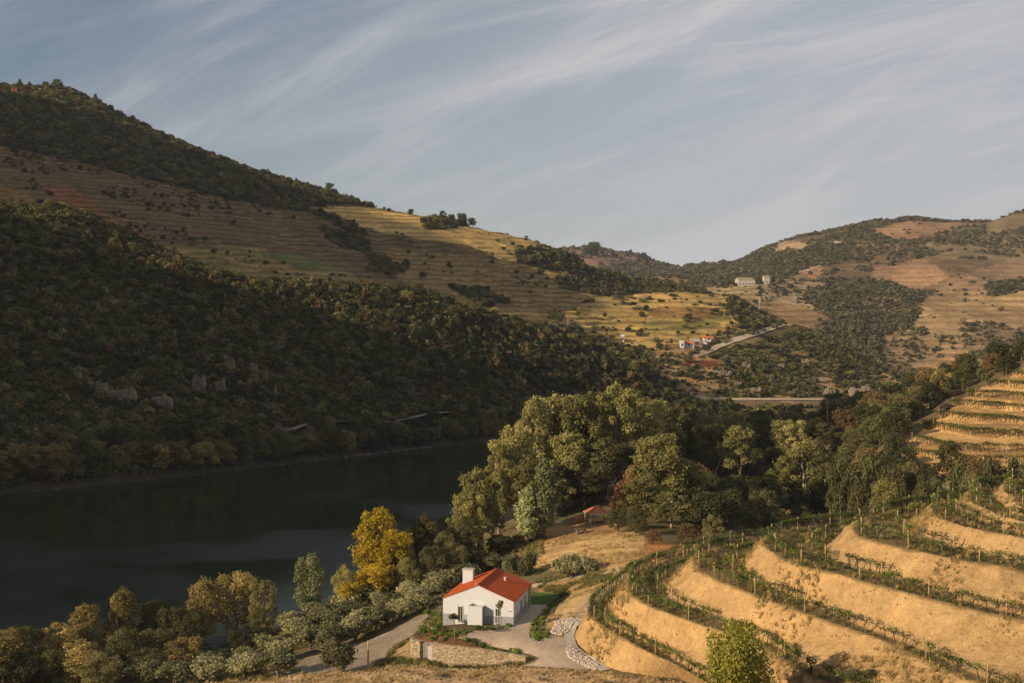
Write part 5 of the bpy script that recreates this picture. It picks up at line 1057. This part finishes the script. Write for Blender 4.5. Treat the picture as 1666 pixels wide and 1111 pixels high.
mixk = ['oak', 'oak', 'scrub_tree', 'scrub_tree', 'scrub_tree', 'scrub_tree']
wood(70, [(1130,668),(1260,664),(1400,660),(1500,625),(1600,590),(1700,560),(1700,590),(1610,612),(1540,650),(1480,685),(1455,715),(1455,750),(1420,760),(1300,740),(1140,720)], (4.2, 6.6), mixk, 3.6)
wood(85, [(1130,664),(1400,664),(1440,650),(1500,625),(1600,590),(1700,562),(1700,600),(1610,614),(1530,655),(1465,705),(1450,755),(1300,750),(1140,740)], (3.0, 5.0), mixk+mixk+['green_tree'], 2.6)
wood(60, [(1130,740),(1470,740),(1490,770),(1700,785),(1700,800),(1600,795),(1500,800),(1400,820),(1250,850),(1150,870),(1110,840)], (4, 6.5), ['oak', 'oak', 'scrub_tree', 'oak'], 3.2)
wood(34, [(1130,830),(1200,800),(1480,780),(1500,800),(1400,830),(1240,868),(1140,885)], (2.5, 4.2), ['oak', 'oak', 'scrub_tree'], 2.6)
for px, D, top, w, k, lab in [(1368,200,745,62,'oak','dark rounded oak just above the vineyard posts'),(1420,200,735,66,'oak','broad dark oak behind the vineyard posts'),(1460,190,752,60,'scrub_tree','grey green tree behind the middle posts'),(1395,188,772,52,'scrub_tree','low grey tree touching the posts'),(1440,182,775,60,'green_tree','yellow green low tree behind the posts'),(1560,178,745,58,'oak','dark bluish tree left of the bare sandy cut'),(1610,182,738,64,'scrub_tree','round tree in front of the upper vineyard'),(1650,185,742,60,'oak','dark tree at the right edge under the upper vineyard'),(1520,180,770,55,'oak','dark low oak where the track ends'),(1580,172,768,50,'scrub_tree','low tree above the top vine rows'),(1640,172,772,50,'oak','low oak above the rightmost vine rows'),(1690,178,745,70,'oak','oak cut by the right frame edge'),(1500,176,782,52,'scrub_tree','small tree above the middle vine rows')]:
    T(k, px, D, top, w, lab, 'trees between the two vineyards')
T('bare_tree', 1560, 262, 636, 50, 'purplish leafless tree on the wooded flank'); T('bare_tree', 1600, 268, 628, 36, 'second leafless tree higher on the flank'); T('bare_tree', 1540, 250, 655, 34, 'small leafless bush below the purplish tree')
T('oak', 1350, 300, 652, 36, 'bluish dark tree beside the thin reddish pole', None, 'leaf_dark'); T('yellow_tree', 1322, 290, 668, 22, 'tiny yellow tree left of the reddish pole')
# olives by the house
g6 = 'olive trees beside the white house'
OL = [(613,1026,42,62,'olive tree overhanging the road, second nearest to the post'),(651,1009,38,58,'olive tree with visible trunk beside the middle of the road'),(686,992,34,52,'olive tree with visible trunk nearest the house corner'),(578,1042,44,62,'olive tree left of the road bend'),(535,1060,46,64,'olive tree where the road leaves the frame'),(555,1093,52,78,'big rounded olive beside the tall wooden post'),
      (452,1102,46,74,'olive tree on the dirt edge left of the big rounded one'),(398,1104,44,70,'olive tree at the bottom, left of the road end'),(340,1112,44,70,'olive tree lowest on the bottom edge'),(285,1118,44,66,'olive tree at the bottom left of the grove'),(235,1120,50,66,'leftmost olive tree on the bottom edge')]
for px, py, h, w, lab in OL: TB('olive_tree', px, py, h, w, lab, g6)
for j, (seg, hh) in enumerate([([(720,965),(680,985),(635,1002),(590,1020),(545,1038),(500,1058),(455,1078),(405,1092),(350,1102)], 38), ([(752,945),(712,962),(668,978),(622,994),(575,1008),(528,1024),(482,1042),(436,1062),(392,1080),(345,1090)], 36), ([(770,925),(730,940),(690,952),(648,966),(604,982),(560,996),(515,1010),(470,1026),(425,1046)], 34)]):
    row = ('the front', 'the middle', 'the rear')[j]
    for q_, (px, py) in enumerate(seg):
        TB('olive_tree', px+U(-5, 5), py+U(-2, 2), hh*U(.85, 1.15), 58*U(.85, 1.15), 'grey green olive tree in %s row between river and road' % row, 'olives of %s row' % row)
TB('big_shrub', 938, 938, 44, 84, 'wide dark grey green shrub on the sandy slope right of the roof', None, None, 0); TB('big_shrub', 845, 940, 46, 62, 'rounded olive shrub directly behind the house roof', None, None, 1); TB('olive_tree', 806, 930, 30, 42, 'small olive behind the left part of the roof')
TB('big_shrub', 1400, 1112, 26, 60, 'grey green shrub cut by the bottom edge on the terraces', None, None, 1)
b = hit(1198, 1112); T('round_bush_tree', 1200, 92, 1002, 128, 'round green gold tree standing on the near terraces')
# far shore, individually: the line of bank trees
g7 = 'trees along the far river bank'
for k in range(84):
    px = -20+k*11.4+U(-4, 4); D = sh(px)+U(1.5, 5); gold = (fbm(px*.02, 0, 1.1, 2) > -.05) and px < 520; kd = 'river_tree' if gold else random.choice(['scrub_tree', 'scrub_tree', 'green_tree'])
    h = U(5, 7.5)*(1.15 if px < 170 else .95); X = (px-CX)/F*D
    lab = ('pale golden tree' if gold else 'grey green tree')+(' at the waters edge on the left of the far bank' if px < 170 else (' at the waters edge of the far bank' if px < 560 else ' at the waters edge where the far bank narrows'))
    tree(kd, (X, D, max(.1, zat(X, D))), h, h*U(.9, 1.3), lab, 'far bank: '+lab, 'leaf_scrub' if kd != 'river_tree' else None)
for k in range(60):
    px = U(0, 900); D = sh(px)+U(7, 13); h = U(3.5, 6); X = (px-CX)/F*D; tree(random.choice(['oak', 'scrub_tree']), (X, D, zat(X, D)), h, h*1.2, 'dark rounded tree on the far bank between shore road and water', 'far bank trees below the shore road')
# skyline trees of the left mountain
def sky_(px, kind, h, lab, w=None, dy=3):
    D = float(np.interp(px, [m[0] for m in M2c], [m[2] for m in M2c]))-3; X = (px-CX)/F*D; tree(kind, (X, D, zat(X, D)), h, w or h, lab, 'skyline trees of the left mountain')
for px, k, h, lab in [(32,'conifer',6,'pointed tree on the crest, leftmost of the skyline'),(48,'conifer',4.5,'small pointed tree on the crest near the left houses'),(75,'oak',5,'rounded tree above the crest huts'),(92,'oak',6.5,'rounded tree on the first knob of the crest'),(100,'conifer',5,'pointed tree beside the first knob'),(155,'conifer',6.5,'pointed tree in the first notch of the skyline'),(163,'conifer',5,'second pointed tree in the first notch'),(178,'oak',4.5,'isolated round tree after the notch'),(215,'oak',5.5,'round tree with a tuft on the upper skyline'),
                      (222,'oak',4.5,'small round tree beside the tufted one'),(296,'oak',3.5,'tiny round tree midway down the skyline'),(325,'oak',3.5,'round tree before the row of small ones'),(342,'oak',3,'first of the small skyline row'),(358,'oak',3.5,'second of the small skyline row'),(372,'oak',3.5,'third of the small skyline row'),(386,'oak',3,'fourth of the small skyline row'),(398,'oak',3.5,'last of the small skyline row'),
                      (428,'oak',4,'round tree on the lower skyline'),(470,'oak',4,'round tree left of the lollipop trees'),(482,'conifer',4.5,'slim lollipop tree on the lower skyline'),(500,'oak',4.2,'round lollipop tree on the lower skyline'),(514,'oak',3.5,'low tree right of the lollipop ones'),(535,'oak',7.5,'tallest rounded tree on the lower skyline'),(545,'oak',5,'lower tree leaning on the tallest skyline one'),(582,'oak',4,'last oak before the vineyard shoulder'),(625,'oak',2.5,'tiny bush alone on the vineyard skyline'),(668,'oak',4,'pair of small oaks on the vineyard skyline'),
                      (720,'oak',6,'broad oak at the left of the shoulder clump'),(735,'oak',5,'oak inside the shoulder clump'),(752,'oak',7,'tall round oak on the shoulder skyline'),(768,'oak',5.5,'isolated round oak right of the shoulder clump')]:
    sky_(px, k, h, lab)
for px, py, h, w, k, lab in [(965,414,22,26,'oak','clump of tall trees on top of the red hill'),(955,416,14,20,'oak','lower tree left of the red hill clump'),(1048,424,14,12,'oak','round tree on the right slope of the red hill'),(1040,422,6,6,'oak','tiny tree beside the round one on the red hill'),
                             (1258,460,14,6,'conifer','dark cypress between the knoll houses'),(1228,462,12,10,'oak','dark tree right of the long stone house'),(1262,404,8,8,'oak','tiny tree on the skyline of the sunlit mountain'),(660,438,18,16,'oak','dark round tree in the shaded vineyard'),(628,436,20,26,'oak','dark oak left of the round one in the shaded vineyard'),(687,452,10,16,'oak','low dark bush in the shaded vineyard'),
                             (1092,560,10,8,'oak','dark tree left of the farm'),(1120,590,14,20,'oak','dark bush below the farm'),(1150,572,12,20,'oak','dark round tree in front of the farm'),(1040,548,12,16,'oak','dark tree right of the dovecote'),(1120,520,10,18,'oak','low dark bush on the dome vineyard'),(1172,516,8,8,'oak','tiny bush at the right of the dome'),(880,448,16,16,'scrub_tree','lone tree under the scrub patch')]:
    TB(k, px, py, h, w, lab)
for k in range(14): TB('conifer', 1618+k*4.2+U(-1, 1), 478-U(0, 8)-k*.6, U(8, 13), 5, 'dark cypress in the small plantation at the right edge', 'cypresses of the small plantation')
# sunlit crest trees of the front hillside
for k in range(70):
    px = U(620, 1120) if k < 56 else U(20, 210); py0 = float(np.interp(px, [f_[0] for f_ in FLc], [f_[1] for f_ in FLc])); D = float(np.interp(px, [f_[0] for f_ in FLc], [f_[2] for f_ in FLc]))-U(-2, 16); X = (px-CX)/F*D; h = U(3, 5)
    tree(random.choice(['scrub_tree', 'scrub_tree', 'green_tree']), (X, D, zat(X, D)-.3), h, h*1.1, 'olive green tree on the crest of the shaded hillside', 'trees on the crest of the shaded hillside')
# ---------------------------------------------------------------- vines and trellises
def vine_mesh(i):
    mb = MB(); h = .80; pts = [(U(-.1, .1), U(-.05, .05), -.05), (U(-.12, .12), 0, .4), (U(-.2, .2), 0, h)]; mb.tube(pts, [.05, .042, .038], 5)
    x0 = pts[-1][0]
    for s_ in (-1, 1): mb.tube([(x0, 0, h), (x0+s_*.26, U(-.06, .06), h+.24), (x0+s_*.62, U(-.06, .06), h+U(.10, .24))], [.036, .028, .018], 4)
    for _ in range(4): x = U(-.6, .6); mb.tube([(x, 0, h+.1), (x+U(-.25, .25), U(-.2, .2), h+U(.3, .5)), (x+U(-.4, .4), U(-.25, .25), h+U(.0, .5))], [.014, .010, .006], 3)
    wood_ = mb.mesh('vine_stem', True); wood_.materials.append(MT['vine_wood'])
    n = (120, 50, 150, 80, 26, 12, 90)[i % 7]; c = np.stack([rng.normal(0, .34, n), rng.normal(0, .13, n), h+.26+rng.normal(0, .13, n)], 1); c[:, 2] = np.where(rng.random(n) < .16, c[:, 2]-.45*rng.random(n), c[:, 2])
    V = quads(c, rng.normal(0, 1, (n, 3))+np.array([0, 0, .6]), .13, 1.1, 0, .5); lf = mesh('vine_leaves', V, np.arange(len(V)).reshape(-1, 4), rng.random(n)); lf.materials.append(MT['leaf_vine']); return wood_, lf
VP = [vine_mesh(i) for i in range(14)]
def pt_in(i, off):                                   # row i moved inwards over its bench
    a, b = RL[i], (RL+[top1])[i+1]; d = (b-a)[:, :2]; d /= np.linalg.norm(d, axis=1)[:, None]+1e-6; p = a.copy(); p[:, :2] += d*off[:, None]; return p
ORD = ['lowest', 'second lowest', 'third', 'fourth', 'fifth', 'sixth', 'seventh', 'topmost']
VINES = []; SEGS = []
for i in range(len(RL)):
    bw = BEN[i+1]; SEGS.append((i, 'outer', pt_in(i, np.minimum(.4, bw*.3)), slice(0, NF+110)))
    if i < 6: SEGS.append((i, 'inner', pt_in(i, bw*.78), slice(NF-62, NF+100)))
def inframe(p, m=25):
    px = CX+F*p[0]/p[1]; py = HY-F*(p[2]-CAMZ)/p[1]; return -m < px < 1666+m and py < 1111+m
PZ = post_mesh = None
pm = MB().tube([(0, 0, -.25), (0, 0, 1.38), (0, 0, 1.40)], [.055, .05, .035], 7).mesh('vine_post', True); pm.materials.append(MT['post_wood'])
ps_ = MB().tube([(0, 0, -.2), (0, 0, 1.3)], [.028, .025], 5).mesh('vine_stake', True); ps_.materials.append(MT['wire'])
for i, side_, pl, slc in SEGS:
    pl = pl[slc]; d = np.r_[0, np.cumsum(np.linalg.norm(np.diff(pl, axis=0), axis=1))]
    if d[-1] < 3: continue
    s = np.arange(.3, d[-1], .98)+rng.normal(0, .06, len(np.arange(.3, d[-1], .98))); Q = np.stack([np.interp(s, d, pl[:, j]) for j in range(3)], 1); Q[:, 2] = [zat(a, b) for a, b in Q[:, :2]]
    tn_ = np.gradient(Q[:, :2], axis=0); an = np.arctan2(tn_[:, 1], tn_[:, 0])
    for k in range(len(Q)):
        if inframe(Q[k]) and rng.random() < (.93 if side_ == 'outer' else .8): VINES.append((Q[k], an[k], i, side_))
    sp = np.arange(.1, d[-1], 3.1); W_ = np.stack([np.interp(sp, d, pl[:, j]) for j in range(3)], 1); W_ = np.array([w_ for w_ in W_ if inframe(w_, 120)])
    if len(W_) < 2: continue
    W_[:, 2] = [zat(a, b) for a, b in W_[:, :2]]
    t = empty('vine_trellis', tuple(W_[0])); tag(t, 'trellis of wooden posts and wires along the %s edge of the %s vineyard terrace' % (side_, ORD[i]), 'trellis', 'trellises on the near terraces')
    wm_ = MB()
    for k, w_ in enumerate(W_):
        r_ = w_-W_[0]; o = link('post', pm if k % 2 == 0 else ps_, t); o.location = tuple(r_); o.rotation_euler = (U(-.04, .04), U(-.04, .04), 0)
        o.scale = (1, 1, U(.92, 1.1))
        if k:
            for z in (.8, 1.25): wm_.tube([W_[k-1]-W_[0]+np.array([0, 0, z]), r_+np.array([0, 0, z])], .008, 3, False)
    wm_.build('wire', MT['wire'], t)
VINES.sort(key=lambda v: -(1/v[0][1])); 
def vlabel(i, side_): return 'leafy grapevine on the %s wire of the %s vineyard terrace' % (side_, ORD[i])
for k, (q_, an, i, side_) in enumerate(VINES[:300]):
    t = empty('grapevine', tuple(q_), float(an)+(math.pi if k % 2 else 0)); tag(t, vlabel(i, side_), 'grapevine', 'grapevines on the %s wire of the %s terrace' % (side_, ORD[i])); s = U(.78, 1.08); t.scale = (s, s, s)
    wv, lv = VP[rng.integers(0, 14)]; link('stem', wv, t); link('leaves', lv, t)
def merged(name, items, label, sc=1.0, leafsc=1.0):
    for nm, idx, mt in (('stems', 0, 'vine_wood'), ('leaves', 1, 'leaf_vine')):
        vs = []; fs = []; tt = []; n = 0
        for q_, an in items:
            me = VP[rng.integers(0, 14)][idx]; co = np.empty(len(me.vertices)*3); me.vertices.foreach_get('co', co); co = co.reshape(-1, 3)*sc; c, s_ = math.cos(an), math.sin(an)
            vs.append(np.stack([co[:, 0]*c-co[:, 1]*s_, co[:, 0]*s_+co[:, 1]*c, co[:, 2]], 1)+q_); fs += [tuple(j+n for j in p_.vertices) for p_ in me.polygons]; n += len(co); tt += [rng.random()]*len(me.polygons)
        o = link(name+'_'+nm, mesh(name+'_'+nm, np.concatenate(vs), fs, tt), None, MT[mt]); tag(o, label % nm, 'vines', None, 'stuff')
merged('back_vine', [(v[0], v[1]) for v in VINES[300:]], 'dense mass of vine %s on the farther rows of the near terraces')
# upper right vineyard: rows along the contours
items = []; UP = [RHV]
lev = [15.6, 17.2, 18.8, 20.6, 22.4, 24.2, 26.2, 28.2]
rpx, rpy = proj(RHV); msk = inpoly(rpx, rpy, [(1470,735),(1500,696),(1530,678),(1560,652),(1600,628),(1640,608),(1720,580),(1720,790),(1640,785),(1560,775),(1500,765)])
for li, z0 in enumerate(lev):
    Q = []
    for ci in range(RHV.shape[0]):
        Dc = RHV[ci, :, 1]; zc_ = RHV[ci, :, 2]; sel = msk[ci]
        if sel.sum() < 3: continue
        j = np.where(sel[:-1] & (zc_[:-1] <= z0) & (zc_[1:] > z0))[0]
        if len(j): Q.append(RHV[ci, j[0]])
    if len(Q) < 6: continue
    Q = np.array(Q); d = np.r_[0, np.cumsum(np.linalg.norm(np.diff(Q, axis=0), axis=1))]; Q = Q[:, :]
    for s in np.arange(0, d[-1], 1.1):
        q_ = np.array([np.interp(s, d, Q[:, j]) for j in range(3)]); q_[2] = zat(q_[0], q_[1]); items.append((q_, U(-.2, .2)))
    t = empty('vine_trellis', tuple(Q[0])); tag(t, 'row of thin posts on the %s vine row of the upper right vineyard' % ORD[min(li, 7)], 'trellis', 'trellises on the upper right vineyard')
    for k, s in enumerate(np.arange(0, d[-1], 6)):
        if k > 40: break
        q_ = np.array([np.interp(s, d, Q[:, j]) for j in range(3)]); o = link('post', pm, t); q_[2] = zat(q_[0], q_[1]); o.location = tuple(q_-Q[0]); o.scale = (1.2, 1.2, 1.3)
merged('upper_vine', items, 'thin autumn vine %s in rows on the upper right vineyard', 1.25)
for px, py, l in [(1532,692,'leaning end post at the left tip of the upper right vineyard'),(1600,657,'leaning end post higher on the upper right vineyard'),(1643,633,'topmost leaning end post of the upper right vineyard')]: post(px, py, 1.9, .1, l, -.12, 'end_post')
# ---------------------------------------------------------------- air
def haze():
    m, o = newmat('thin_air'); v = N('ShaderNodeVolumePrincipled'); v.inputs['Color'].default_value = (.82, .88, 1, 1); v.inputs['Density'].default_value = .00008
    v.inputs['Anisotropy'].default_value = .2; L(v.outputs[0], o.inputs['Volume'])
    h = MB().box(-2400, -700, -11, 2400, 2400, 372).build('haze', m); tag(h, kind='stuff', label='thin pale haze over the valley', cat='haze')
haze()
